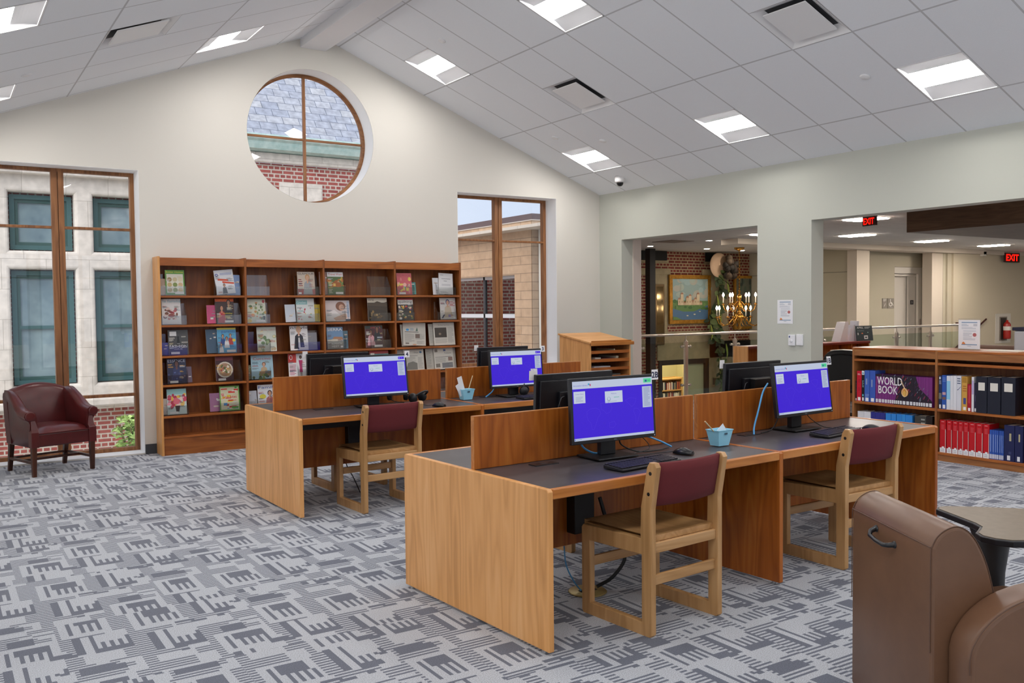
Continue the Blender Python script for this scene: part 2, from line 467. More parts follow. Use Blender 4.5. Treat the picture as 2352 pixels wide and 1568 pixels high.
# ================================================================ STRUCTURE
CREAM = plaster('paint_cream', 'dbd8d0'); GREEN = plaster('paint_sage', 'c4c7bd'); WHITE = plaster('paint_white', 'e6e7e6')
TAUPE = plaster('paint_taupe', 'b7ae98'); TRIMW = plaster('paint_pinkwhite', 'd6cbc2')
CARP = carpet()
fl = MB(); fl.quad([(-8.45, -13, 0), (20, -13, 0), (20, .34, 0), (-8.45, .34, 0)], CARP)
fl.quad([(9.7, .34, 0), (20, .34, 0), (20, 6, 0), (9.7, 6, 0)], CARP)
struct(fl.build('floor'))
# gable wall with its two tall windows and round window
WTH = .36
struct(plate('wall_far', [(-8.45, 0), (.2, 0), (.2, 3.13), (0, 3.13), (-4.18, 4.80), (-8.45, 3.15)],
      [rect(-7.68, -6.185, .012, 3.01), rect(-2.33, -.76, .73, 3.02), circ(-4.26, 3.545, .77)], WTH, CREAM, FAat(0)))
struct(plate('wall_right', [(-.0, 0), (-.485, 0), (-.485, 2.445), (-2.92, 2.445), (-2.92, 0), (-3.68, 0), (-3.68, 2.445), (-12, 2.445), (-12, 0), (-13, 0), (-13, 3.2), (0, 3.2)], [], .2, GREEN, FBat(0)))
struct(MB().box(.2, .345, -.5, .34, 0, 2.83, TRIMW).build('trim_1'))
# unseen windows added to the side and rear walls to let daylight in
WL_ = [rect(-12.4 + 2.3 * k, -10.4 + 2.3 * k, .15, 2.85) for k in range(5)]
struct(plate('wall_left', rect(-13, .36, 0, 3.3), WL_, .15, CREAM, FBat(-8.6)))
WB_ = [rect(-7.9 + 2.0 * k, -6.1 + 2.0 * k, .15, 2.9) for k in range(4)]
struct(plate('wall_back', rect(-8.6, 20, 0, 4.9), WB_, .15, CREAM, FAat(-13.15)))
struct(MB().box(-6.185, -6.072, -.015, -.001, 0, .105, paint('3b3f45', .6)).box(-2.46, -.0, -.015, -.001, 0, .105).build('baseboard_far'))
# ceiling: two slopes of tiles with openings where lamps and air diffusers sit
K = math.hypot(1, .388)
def slopeP(side, y, s):
    if side == 'R': return Vector((0 - s / K, y, 3.11 + s * .388 / K))
    return Vector((-4.18 - s / K, y, 4.7318 - s * .388 / K))
ROWS = {'R': [0, .585, 1.18, 1.79, 2.39, 2.995, 3.595, 4.2, 4.484], 'L': [0, .52, 1.10, 1.69, 2.27, 2.86, 3.44, 4.03, 4.58]}
Y0 = {'R': (-.57, .605), 'L': (-.68, .62)}
def ycol(side, k): a, p = Y0[side]; return a - p * k
LAMPS = {'R': [(5, 0), (1, 0), (5, 4), (1, 4), (5, 8), (1, 8), (5, 12), (1, 12), (5, 16), (1, 16)], 'L': [(2, 0), (6, 0), (2, 4), (6, 4), (2, 8), (6, 8), (2, 12), (6, 12), (2, 16), (6, 16)]}
VENTS = {'R': [(3, 2), (3, 7), (3, 13)], 'L': [(4, 2), (4, 10)]}
for side in 'RL':
    mb = MB(); mat_ = ceil_mat('ceiling_tiles_' + side, *(((-.57, .605, .585, 1.205)) if side == 'R' else (-.68, .62, .52, 1.17)))
    for ri in range(len(ROWS[side]) - 1):
        for k in range(-1, 20):
            if (ri, k) in LAMPS[side] + VENTS[side]: continue
            ya = 0 if k < 0 else ycol(side, k); yb = ycol(side, k + 1)
            s0, s1 = ROWS[side][ri], ROWS[side][ri + 1]
            mb.quad([slopeP(side, ya, s0), slopeP(side, yb, s0), slopeP(side, yb, s1), slopeP(side, ya, s1)], mat_)
    o = mb.build('ceiling', uvs=(lambda co, sd=side: (co.y, (-co.x) * K if sd == 'R' else (-4.18 - co.x) * K)))
    struct(o)
rb = MB().box(-4.39, -4.08, -13, -.001, 4.55, 4.95, paint('e4e5e8', .6)); struct(rb.build('beam', bevel=.004))
# roof shields the ceiling; unseen left eave stretched to keep sun off the windows
struct(MB().quad([(-11.4, -13.4, 2.55), (-11.4, .4, 2.55), (-4.18, .4, 5.1), (-4.18, -13.4, 5.1)], paint('55585c')).quad([(-4.18, -13.4, 5.1), (-4.18, .4, 5.1), (.5, .4, 3.35), (.5, -13.4, 3.35)]).build('roof'))

# ---- lamps, air diffusers
PW = paint('e9eaec', .45); REFL = paint('b8b9bc', 1.0, 0, 0.0)
def make_lamp(a, b):
    t = thing('ceiling_light', None, 'ceiling light')
    prof = []
    for i in range(9):
        q = i / 8; prof.append((-b / 2 + .012 + q * .165, .004 + .034 * math.sin(q * PI / 2)))
    r = MB()
    for sgn in (1, -1):
        for i in range(8):
            (s0, z0), (s1, z1) = prof[i], prof[i + 1]
            r.add([(-a / 2 + .012, sgn * s0, z0), (a / 2 - .012, sgn * s0, z0), (a / 2 - .012, sgn * s1, z1), (-a / 2 + .012, sgn * s1, z1)], [(0, 1, 2, 3)], REFL, True)
    se, ze = prof[-1]
    for sg in (1, -1):
        pts = [(sg * (a / 2 - .012), s, z) for s, z in prof] + [(sg * (a / 2 - .012), -s, z) for s, z in reversed(prof)]
        r.quad(pts, REFL)
    r.build('reflector', t)
    L = MB(); n = 8; g = glow('fffaf6', LAMP)
    for i in range(n):
        s0 = se + (-2 * se) * i / n; s1 = se + (-2 * se) * (i + 1) / n
        z0 = ze - .022 * math.sin(i / n * PI); z1 = ze - .022 * math.sin((i + 1) / n * PI)
        L.add([(-a / 2 + .013, s0, z0), (a / 2 - .013, s0, z0), (a / 2 - .013, s1, z1), (-a / 2 + .013, s1, z1)], [(0, 1, 2, 3)], g, True)
    L.build('lens', t)
    f = MB()
    for x0, x1, y0, y1 in ((-a / 2, a / 2, -b / 2, -b / 2 + .013), (-a / 2, a / 2, b / 2 - .013, b / 2), (-a / 2, -a / 2 + .013, -b / 2, b / 2), (a / 2 - .013, a / 2, -b / 2, b / 2)):
        f.box(x0, x1, y0, y1, -.002, .014, PW)
    f.build('frame', t)
    return t
def make_vent(a, b):
    t = thing('air_diffuser', None, 'vent')
    d = MB()
    for sx, sy in ((1, 0), (-1, 0), (0, 1), (0, -1)):
        o0, o1 = .5, .36
        if sx: q = [(sx * a * o0, -b * o0, 0), (sx * a * o0, b * o0, 0), (sx * a * o1, b * o1, .055), (sx * a * o1, -b * o1, .055)]
        else: q = [(-a * o0, sy * b * o0, 0), (a * o0, sy * b * o0, 0), (a * o1, sy * b * o1, .055), (-a * o1, sy * b * o1, .055)]
        d.quad(q, PW)
    d.box(-a * .36, a * .36, -b * .36, b * .36, .055, .12, paint('3c3e42', .7)); d.build('housing', t)
    MB().box(-a * .36, a * .36, -b * .36, b * .36, -.002, .008, PW).build('cover_plate', t)
    return t
def place(o, side, ri, k):
    ya, yb = ycol(side, k), ycol(side, k + 1); s0, s1 = ROWS[side][ri], ROWS[side][ri + 1]
    c = slopeP(side, (ya + yb) / 2, (s0 + s1) / 2)
    sdir = Vector((-1, 0, .388 if side == 'R' else -.388)).normalized()
    x = Vector((0, 1, 0)); y = sdir; z = x.cross(y)
    if z.z < 0: x = -x; z = x.cross(y)
    M = Matrix((x, y, z)).transposed().to_4x4(); M.translation = c; o.matrix_world = M
LL = {('R', 5, 0): 'lit recessed ceiling light on the right slope beside the ridge beam, nearest the gable wall', ('R', 1, 0): 'lit recessed ceiling light just above the dome camera in the far corner',
      ('R', 5, 4): 'lit recessed ceiling light cut off by the top edge, right of the beam', ('R', 1, 4): 'lit recessed ceiling light low on the right slope, above the white column',
      ('R', 1, 8): 'large lit recessed ceiling light low on the right slope, above the wide opening', ('L', 2, 0): 'lit recessed ceiling light on the left slope close to the gable wall',
      ('L', 6, 0): 'lit ceiling light at the left edge, low beside the gable wall', ('L', 6, 4): 'bright ceiling light cut off by the top left corner of the picture'}
lamp = None
for side in 'RL':
    b_ = .595 if side == 'R' else .585; a_ = .6 if side == 'R' else .615
    lamp = make_lamp(a_, b_); vent = make_vent(a_, b_); first = True
    for (ri, k) in LAMPS[side]:
        o = lamp if first else dup(lamp); first = False
        place(o, side, ri, k); o['label'] = LL.get((side, ri, k), 'lit recessed ceiling light on the %s slope behind the viewer' % ('right' if side == 'R' else 'left')); o['group'] = 'recessed ceiling lights of the reading room'
    first = True
    for j, (ri, k) in enumerate(VENTS[side]):
        o = vent if first else dup(vent); first = False
        place(o, side, ri, k); o['label'] = {'R0': 'square white air diffuser between two lights above the right window', 'R1': 'large square air diffuser at the top edge, right half of the ceiling', 'L0': 'white air diffuser on the left ceiling slope'}.get(side + str(j), 'square white air diffuser behind the viewer'); o['group'] = 'square air diffusers in the sloped ceiling'
# small round fittings on the ceiling
for j, (p, lab, nm, cat) in enumerate([((-3.351, -1.505, 4.41), 'small round white sprinkler cover beside the topmost ceiling light', 'sprinkler_cover', 'sprinkler'),
        ((-1.403, -.877, 3.654), 'tiny white ceiling sensor between the round vent and the dome camera', 'motion_sensor', 'sensor'),
        ((-1.122, -1.484, 3.545), 'small round white sprinkler cover above the corner ceiling light', 'sprinkler_cover', 'sprinkler'),
        ((-1.089, -5.117, 3.532), 'round white sprinkler cover near the largest ceiling light', 'sprinkler_cover', 'sprinkler'),
        ((-7.341, -1.582, 3.508), 'round white sprinkler cover on the left ceiling slope', 'sprinkler_cover', 'sprinkler')]):
    o = MB().lathe([(0, .002), (.042, .002), (.045, -.004), (.036, -.012), (0, -.014)], m=PW, n=24).build(nm)
    o.rotation_euler = (0, math.atan(.388) * (1 if j < 4 else -1), 0); o.location = p; tag(o, lab, cat)
dc = thing('dome_camera', 'white dome security camera with black lens in the corner of the ceiling', 'camera', (-.31, -.83, 3.225))
MB().lathe([(0, .03), (.07, .03), (.07, -.04), (.06, -.055), (0, -.055)], m=paint('e3e3e3', .4), n=28).build('housing', dc)
MB().lathe([(.045, -.054), (.045, -.07), (.035, -.092), (.018, -.103), (0, -.106)], m=paint('0a0a0c', .08), n=24).build('dome', dc)

# ---- windows
def side_window(n_, r_, plane):
    a0, a1, z0, z1 = r_[0][0], r_[2][0], r_[0][1], r_[2][1]; f = MB(); g = MB(); fr = wood('frame', '6f4526', '92613a', 'a8764b', 'z', .45)
    def bx(m, p0, p1, q0, q1, d0, d1, mt): (m.box(-8.6 + d0, -8.6 + d1, p0, p1, q0, q1, mt) if plane == 'L' else m.box(p0, p1, -13.15 + d0, -13.15 + d1, q0, q1, mt))
    for p in ((a0, a0 + .045, z0, z1), (a1 - .045, a1, z0, z1), (a0, a1, z0, z0 + .05), (a0, a1, z1 - .04, z1), ((a0 + a1) / 2 - .04, (a0 + a1) / 2 + .04, z0, z1), (a0, a1, 2.3, 2.33)): bx(f, *p, .03, .09, fr)
    o = struct(f.build('window_%d' % n_)); bx(g, a0, a1, z0, z1, .055, .06, glass()); struct(g.build('window_glass', o))
for k_, r_ in enumerate(WL_): side_window(4 + k_, r_, 'L')
for k_, r_ in enumerate(WB_): side_window(9 + k_, r_, 'B')
FRW = wood('frame', '6f4526', '92613a', 'a8764b', 'z', .45); FRX = wood('frame', '6f4526', '92613a', 'a8764b', 'x', .45)
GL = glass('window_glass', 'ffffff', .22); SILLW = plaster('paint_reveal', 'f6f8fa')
def bars(mb, lst, y0=.25, y1=.33, m=None):
    for x0, x1, z0, z1 in lst:
        e = .0 if z1 - z0 > x1 - x0 else .0015
        mb.box(x0, x1, y0 + e, y1 - e, z0 + e, z1 - e, m or FRW)
b1 = MB(); L0, L1, B0, B1 = -7.68, -6.185, .012, 3.01
bars(b1, [(L0, L0 + .045, B0, B1), (L1 - .045, L1, B0, B1), (L0, L1, B1 - .04, B1), (L0, L1, B0, B0 + .045), (-6.99, -6.93, B0, B1), (-6.925, -6.87, B0, B1)])
bars(b1, [(L0, -6.99, 2.385, 2.415), (-6.87, L1, 2.385, 2.415), (L0, -6.99, .605, .64), (-6.87, L1, .605, .64)], .255, .325)
w1 = b1.build('window_1', bevel=.004); struct(w1)
struct(MB().box(L0 + .02, -6.96, .288, .293, B0, B1, GL).box(-6.9, L1 - .02, .288, .293, B0, B1).build('window_glass', w1))
b2 = MB(); L0, L1, B0, B1 = -2.33, -.76, .73, 3.02
bars(b2, [(L0, L0 + .045, B0, B1), (L1 - .045, L1, B0, B1), (L0, L1, B1 - .04, B1), (L0, L1, B0, B0 + .05), (-1.61, -1.552, B0, B1), (-1.546, -1.49, B0, B1)])
bars(b2, [(L0, -1.61, 2.415, 2.445), (-1.49, L1, 2.415, 2.445)], .255, .325)
w2 = b2.build('window_2', bevel=.004); struct(w2)
struct(MB().box(L0 + .02, -1.58, .288, .293, B0, B1, GL).box(-1.52, L1 - .02, .288, .293, B0, B1).build('window_glass', w2))
rv = MB()  # liner plates coloured near-white to stand in for daylight on the reveals
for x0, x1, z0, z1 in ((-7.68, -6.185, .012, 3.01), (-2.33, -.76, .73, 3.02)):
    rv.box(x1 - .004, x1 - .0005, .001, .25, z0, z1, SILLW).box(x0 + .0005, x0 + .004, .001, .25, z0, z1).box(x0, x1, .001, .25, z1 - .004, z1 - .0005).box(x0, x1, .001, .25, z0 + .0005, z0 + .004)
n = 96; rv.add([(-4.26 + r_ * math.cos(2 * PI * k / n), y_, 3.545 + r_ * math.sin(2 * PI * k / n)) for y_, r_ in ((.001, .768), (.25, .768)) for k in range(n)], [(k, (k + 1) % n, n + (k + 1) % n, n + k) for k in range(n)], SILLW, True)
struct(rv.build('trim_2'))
b3 = MB(); n = 72; rg = []
for ri, yy in ((.77, .25), (.735, .25), (.735, .31), (.77, .31)):
    rg.append([(-4.26 + ri * math.cos(2 * PI * k / n), yy, 3.545 + ri * math.sin(2 * PI * k / n)) for k in range(n)])
b3.loft(rg + [rg[0]], FRX, cap=False)
bars(b3, [(-4.275, -4.245, 2.79, 4.30)], .262, .3); bars(b3, [(-5.02, -3.5, 3.53, 3.558)], .262, .3, FRX)
w3 = b3.build('window_3'); struct(w3)
gm = MB(); gm.quad([(-4.26 + .74 * math.cos(2 * PI * k / n), .283, 3.545 + .74 * math.sin(2 * PI * k / n)) for k in range(n)], GL); struct(gm.build('window_glass', w3))

# ================================================================ OUTSIDE
ST = brick('limestone', 'c9c1b8', 'd4ccc3', 'aaa298', .62, .47, .004, 'xz', .8, 1, 2, .45); 
BRX = brick('facade_brick', 'a5564e', '8d423e', 'c4b9ae', bias=-.2)  # same brick as the hall, coloured paler to stand in for daylight
ext = thing('neighbouring_building', 'older brick building with limestone window surrounds and slate roof, seen through the windows', 'building', (0, 0, 0))
def holes_at(): return [rect(-7.06, -6.04, 2.43, 3.44), rect(-7.06, -6.04, .31, 2.24), rect(-5.86, -4.84, 2.43, 3.44), rect(-5.86, -4.84, .31, 2.24), rect(-8.26, -7.24, 2.43, 3.44), rect(-8.26, -7.24, .31, 2.24)]
o = plate('stone_surround', rect(-12, -4.55, -.02, 4.2), holes_at(), .16, ST, FAat(5.8), bevel=.05, res=2); o.parent = ext
MB().box(-12, .49, 6, 6.3, -1.6, 4.17, BRX).build('brick_wall', ext)
MB().box(-12.0, -4.52, 5.68, 6, -.02, .12, ST).box(-12, -4.52, 5.6, 6, 3.66, 3.8).build('stone_band', ext, bevel=.03)
for x0 in (-8.2, -7.0, -5.8):
    pass
GRN = paint('33585a', .5); GRN2 = paint('2c4f4c', .5); PANE = noisy('old_pane', '5f7480', '84999f', 2.5, .08, 0)
def sash(x0, x1, z0, z1, two):
    f = MB()
    for a, c0, c1 in ((0, GRN, .07), (.0705, GRN2, .05)):
        X0, X1, Z0, Z1 = x0 + a, x1 - a, z0 + a, z1 - a; yy = 5.90 + a * .5
        f.box(X0, X0 + c1, yy, yy + .06, Z0, Z1, c0); f.box(X1 - c1, X1, yy, yy + .06, Z0, Z1); f.box(X0 + c1, X1 - c1, yy, yy + .06, Z1 - c1, Z1); f.box(X0 + c1, X1 - c1, yy, yy + .06, Z0, Z0 + c1)
    if two: f.box(x0 + .1, x1 - .1, 5.93, 5.99, (z0 + z1) / 2 - .02, (z0 + z1) / 2 + .03, GRN)
    fo = f.build('green_window', ext)
    MB().box(x0 + .1, x1 - .1, 5.975, 5.985, z0 + .1, z1 - .1, PANE).build('pane', fo)
for c in (-7.55 - .2, -6.55, -5.35):
    sash(c - .44, c + .44, 2.5, 3.36, False); sash(c - .44, c + .44, .375, 2.17, True)
MB().box(-4.5, .5, 5.9, 6, 4.17, 4.35, ST).build('cornice', ext, bevel=.02)
COP = noisy('copper_gutter', 'a3c2be', 'c6dad5', 8, .6)
MB().prism([(5.98, 4.35), (5.72, 4.38), (5.68, 4.45), (5.66, 4.5), (5.6, 4.54), (5.6, 4.62), (5.98, 4.62)], -4.5, .5, 'x', COP).build('gutter', ext)
MB().box(-2.66, -1.84, 5.95, 6, 3.2, 3.84, ST).build('stone_block', ext, bevel=.01)
SL = brick('slate_roof_tiles', '8d93a2', 'a5a7ad', '5a6070', .31, .20, .006, 'xy', .6, 1, 2, .8)
ro = MB().box(-6, 3.45, 0, 5, -.05, 0, SL).build('slate_roof', ext); ro.location = (-3, 5.75, 4.6); ro.rotation_euler = (math.radians(50), 0, 0)
struct(MB().quad([(-14, .36, -1.2), (1.1, .36, -1.2), (1.1, 6, -1.2), (-14, 6, -1.2)], noisy('pale_gravel', 'bdb8ac', 'd3cec2', 8, .9)).build('ground'))  # unseen courtyard ground, made pale to throw sunlight up through the windows
PVG = noisy('pale_paving', 'd6d3cb', 'e6e4dd', 3, .9)  # unseen ground outside, added pale to bounce sun onto the ceiling
struct(MB().quad([(-40, -40, -.15), (-8.65, -40, -.15), (-8.65, 30, -.15), (-40, 30, -.15)], PVG).quad([(-8.65, -40, -.15), (30, -40, -.15), (30, -13.2, -.15), (-8.65, -13.2, -.15)], PVG).build('ground'))
# the new wing beyond the right window
TAN = brick('tan_block', 'b99c80', 'c2a68b', '8a7664', 1.4, .15, .005, 'yz', .75, 1, 2, .35)
TANX = brick('tan_block_end', 'b7a08a', 'c0aa94', '8a7664', 1.4, .15, .005, 'xz', .75, 1, 2, .35)
wing = thing('new_wing', 'tan block wing with dark metal coping and large window, seen through the right window', 'building')
o = plate('block_wall', rect(2.45, 5.95, -1.4, 3.0), [rect(3.0, 5.3, .1, 2.085)], .3, TAN, FBat(.5)); o.parent = wing
MB().box(.5, 1.3, 2.44, 2.47, -1.4, 3.0, TANX).build('end_wall', wing)
MB().box(.485, 1.32, 2.425, 5.94, 3.0, 3.1, paint('5a4d50', .5)).box(.48, 1.33, 2.42, 5.94, 2.985, 3.0, paint('b9b2ac')).build('coping', wing)
wf = MB().box(.6, .66, 3.0, 5.3, 2.03, 2.085, paint('c9cdd3', .4)).box(.6, .66, 3.0, 5.3, 1.33, 1.40).box(.6, .66, 3.0, 3.05, .1, 2.085, paint('3b3f45', .4)).box(.6, .66, 4.16, 4.22, .1, 2.085).box(.6, .66, 3.0, 5.3, .1, .16).build('window_frame', wing)
MB().box(.625, .63, 3.0, 5.3, .1, 2.085, glass('dark_glass', '66726f', 4.0)).build('pane', wf)
# shrub by the brick wall
sh = thing('shrub', 'small leafy green shrub outside the tall left window, against the brick', 'plant', (-5.47, 4.85, -1.2))
lf = MB(); rs = random.Random(3); lm = [paint('9cba6c', .5), paint('b5cf82', .5), paint('88a85a', .5)]
for i in range(420):
    a = rs.uniform(0, 2 * PI); hh = rs.uniform(.25, 1.08); rr = rs.uniform(0, .25) * (1.15 - (hh - .6) ** 2 * 1.2)
    c = Vector((rr * math.cos(a), rr * math.sin(a) * .8, hh)); e = Euler((rs.uniform(-1, 1), rs.uniform(-1, 1), rs.uniform(0, 6))); L = rs.uniform(.05, .085)
    q = [Vector((0, -L, 0)), Vector((L * .42, 0, .012)), Vector((0, L, 0)), Vector((-L * .42, 0, .012))]
    lf.add([tuple(c + e.to_matrix() @ p) for p in q], [(0, 1, 2, 3)], lm[i % 3])
lf.build('foliage', sh)
stm = MB()
for i in range(7):
    a = i * .9; stm.tube([(0.02 * math.cos(a), .02 * math.sin(a), 0), (.08 * math.cos(a), .08 * math.sin(a), .5), (.2 * math.cos(a), .16 * math.sin(a), .95)], .008, 5, paint('6b6140', .7))
stm.build('stem', sh)
# ================================================================ DESKS
BLK = paint('101114', .45); BLK2 = paint('1b1c20', .35); LAM = noisy('slate_laminate', '38363a', '4b484c', 6, .36, .02, 6)
def make_desk(Wd, D, right=False, ends=1, spine=.03):
    t = thing('computer_desk', None, 'desk'); Z = .737; mid = D / 2
    def side(x, m=None): return MB().prism([(-.0, .015), (D, .015), (D, Z - .012), (D - .012, Z), (.012, Z), (0, Z - .012)], x, x + .03, 'x', m or OAK_L('z')).build('side_panel', t, bevel=.004)
    side(0, OAK_R('z') if right else None)
    if right: side(Wd, OAK_R('z'))
    MB().box(.0302, Wd - .0002, .03, mid - .0005, .69, .7335, LAM).box(.0302, Wd - .0002, mid + .0005, D - .03, .69, .7335).build('desktop', t)
    for ya in (.001, D - .0298): MB().box(.0302, Wd - .0002, ya, ya + .0288, .69, Z - .001, OAK_E()).build('edge_strip', t, bevel=.005)
    MB().box(.034, Wd - spine, mid - .0125, mid + .0125, .7345, .996, OAK_R('z')).build('privacy_panel', t, bevel=.002)
    MB().box(.034, Wd - spine, mid - .0127, mid + .0127, .9962, .999, OAK_E()).box(.0305, .034, mid - .0127, mid + .0127, .735, .999).build('panel_trim', t)
    MB().box(.0305, Wd - .001, mid - .01, mid + .01, .26, .688, OAK_R('z')).build('modesty_panel', t)
    for sg in (-1, 1):
        y0 = mid + sg * .17; y1 = mid + sg * .34
        MB().box(.034, Wd * .62, y0, y1, .612, .689, BLK).build('cable_tray', t)
    MB().box(.62, .76, mid - .08, mid - .011, .33, .61, BLK).build('cable_duct', t, bevel=.006)
    for gx, gy in ((.40, mid - .10), (Wd - .40, mid + .10)):
        MB().box(gx - .075, gx + .075, gy - .032, gy + .032, .7337, .7375, BLK2).box(gx - .02, gx + .02, gy - .012, gy + .012, .7375, .739, paint('3a3a3e', .4)).build('grommet', t, bevel=.001)
    for gy in (.05, D - .05): MB().lathe([(.012, .001), (.012, .015)], (.015, gy, 0), 10, paint('c8c8c8', .3, 1)).build('glide', t)
    return t
C1 = (-5.8397, -6.9502, .0605, 1.612); C2 = (-5.857, -3.856, .0166, 1.555)
def cw(C, x, y): c, s = math.cos(C[2]), math.sin(C[2]); return (C[0] + c * x - s * y, C[1] + s * x + c * y)
def setd(d, C, x, lab):
    p = cw(C, x, 0); d.location = (p[0], p[1], 0); d.rotation_euler = (0, 0, C[2]); d['label'] = lab; d['group'] = 'oak computer desks with low privacy panels'
setd(make_desk(C1[3], 1.262, spine=.002), C1, 0, 'two-sided oak computer desk carrying the 2B monitor, nearest the viewer')
setd(make_desk(C1[3], 1.262, True, spine=.002), C1, C1[3], 'two-sided oak computer desk carrying the 1B monitor, beside the low bookcase')
setd(make_desk(C2[3], 1.259), C2, 0, 'two-sided oak computer desk carrying monitor 4, in front of the magazine shelves')
setd(make_desk(C2[3], 1.259, True), C2, C2[3], 'two-sided oak computer desk carrying monitor 3, below the right window')

# ================================================================ CHAIRS
def make_chair():
    t = thing('wooden_chair', None, 'chair')   # origin: rear left foot, +x right, +y front
    w = .50; th = .033
    outer = [(.012, 0), (.462, 0), (.472, .012), (.472, .43), (.462, .442), (.062, .452), (.058, .60), (.018, .79), (.004, .812), (-.022, .812), (-.034, .795), (0.0, .60), (0.0, .012)]
    hole = [(.055, .058), (.055, .382), (.418, .376), (.418, .058)]
    for x in (0, w - th):
        o = plate('side_frame', outer, [hole], th - .008, OAK_C('z'), FBat(x + .004), bevel=.004); o.parent = t
    # scooped seat
    s = MB(); nx, ny = 12, 10; top = []; 
    for j in range(ny + 1):
        for i in range(nx + 1):
            u, v = i / nx, j / ny; x = th + .001 + u * (w - 2 * th - .002); y = .03 + v * .46
            dz = -.013 * math.sin(PI * u) ** 1.2 * math.sin(PI * min(1, v * 1.15 + .0)) ** .8 if v < .87 else 0
            top.append((x, y, .462 + dz + (.004 if v > .9 else 0) * 0))
    n1 = nx + 1
    s.add(top, [(j * n1 + i, j * n1 + i + 1, (j + 1) * n1 + i + 1, (j + 1) * n1 + i) for j in range(ny) for i in range(nx)], OAK_C('y'), True)
    s.box(th + .001, w - th - .001, .03, .49, .434, .4485); s.box(th + .001, w - th - .001, .03, .034, .4485, .462); s.box(th + .001, w - th - .001, .486, .49, .4485, .462)
    s.build('seat', t)
    MB().box(th, w - th, .008, .028, .385, .434, OAK_C('x')).build('rear_rail', t, bevel=.004)
    MB().box(th, w - th, .012, .03, .235, .285, OAK_C('x')).build('stretcher', t, bevel=.004)
    MB().box(th, w - th, .43, .448, .235, .285, OAK_C('x')).build('stretcher', t, bevel=.004)
    # curved upholstered back, leaning with the posts
    FAB = noisy('burgundy_fabric', '561a1e', '6d2026', 700, .9, .25, 2)
    rings = []
    nseg = 14
    for i in range(nseg + 1):
        u = i / nseg; x = th - .012 + u * (w - 2 * th + .024); cv = -.035 * math.sin(PI * u)
        def c(z, d): lean = (z - .60) / .21 * -.043; return (x, .036 + lean + cv + d, z)
        ed = .55 + .45 * min(1, min(u, 1 - u) * 9)
        rings.append([c(.602, -.0), c(.598, .012), c(.605, .022 * ed + .008), c(.65, .03 * ed + .006), c(.76, .03 * ed + .006), c(.803, .02 * ed + .004), c(.812, .008), c(.806, -.008), c(.765, -.018 * ed), c(.65, -.018 * ed), c(.612, -.012)])
    MB().loft(rings, FAB).build('backrest', t)
    for x in (-.001, w - .003):
        for (y, z) in ((.0, .765), (.012, .668)): MB().lathe([(.009, x), (.009, x + .004)], (0, y, z), 10, BLK, 'x').build('screw_cap', t)
    return t
ch = make_chair()
def setc(o, x, y, rz, lab, g='oak chairs with burgundy backs at the computer desks'):
    o.location = (x, y, 0); o.rotation_euler = (0, 0, rz); o['label'] = lab; o['group'] = g; return o
setc(ch, -5.325, -7.035, .075, 'oak chair with burgundy back pulled up at the 2B desk')
setc(dup(ch), -3.70, -6.87, -.005, 'oak chair with burgundy back at the 1B desk, partly behind the brown lounge chair')
setc(dup(ch), -5.40, -3.955, .06, 'oak chair with burgundy back at the desk of monitor 4')
setc(dup(ch), -4.80, -2.55, PI + .05, 'oak chair on the far side of the desk of monitor 4, only its feet showing')
setc(dup(ch), -4.30, -5.18, PI + .0605, 'oak chair on the far side of the 2B desk, one foot seen under the desk')

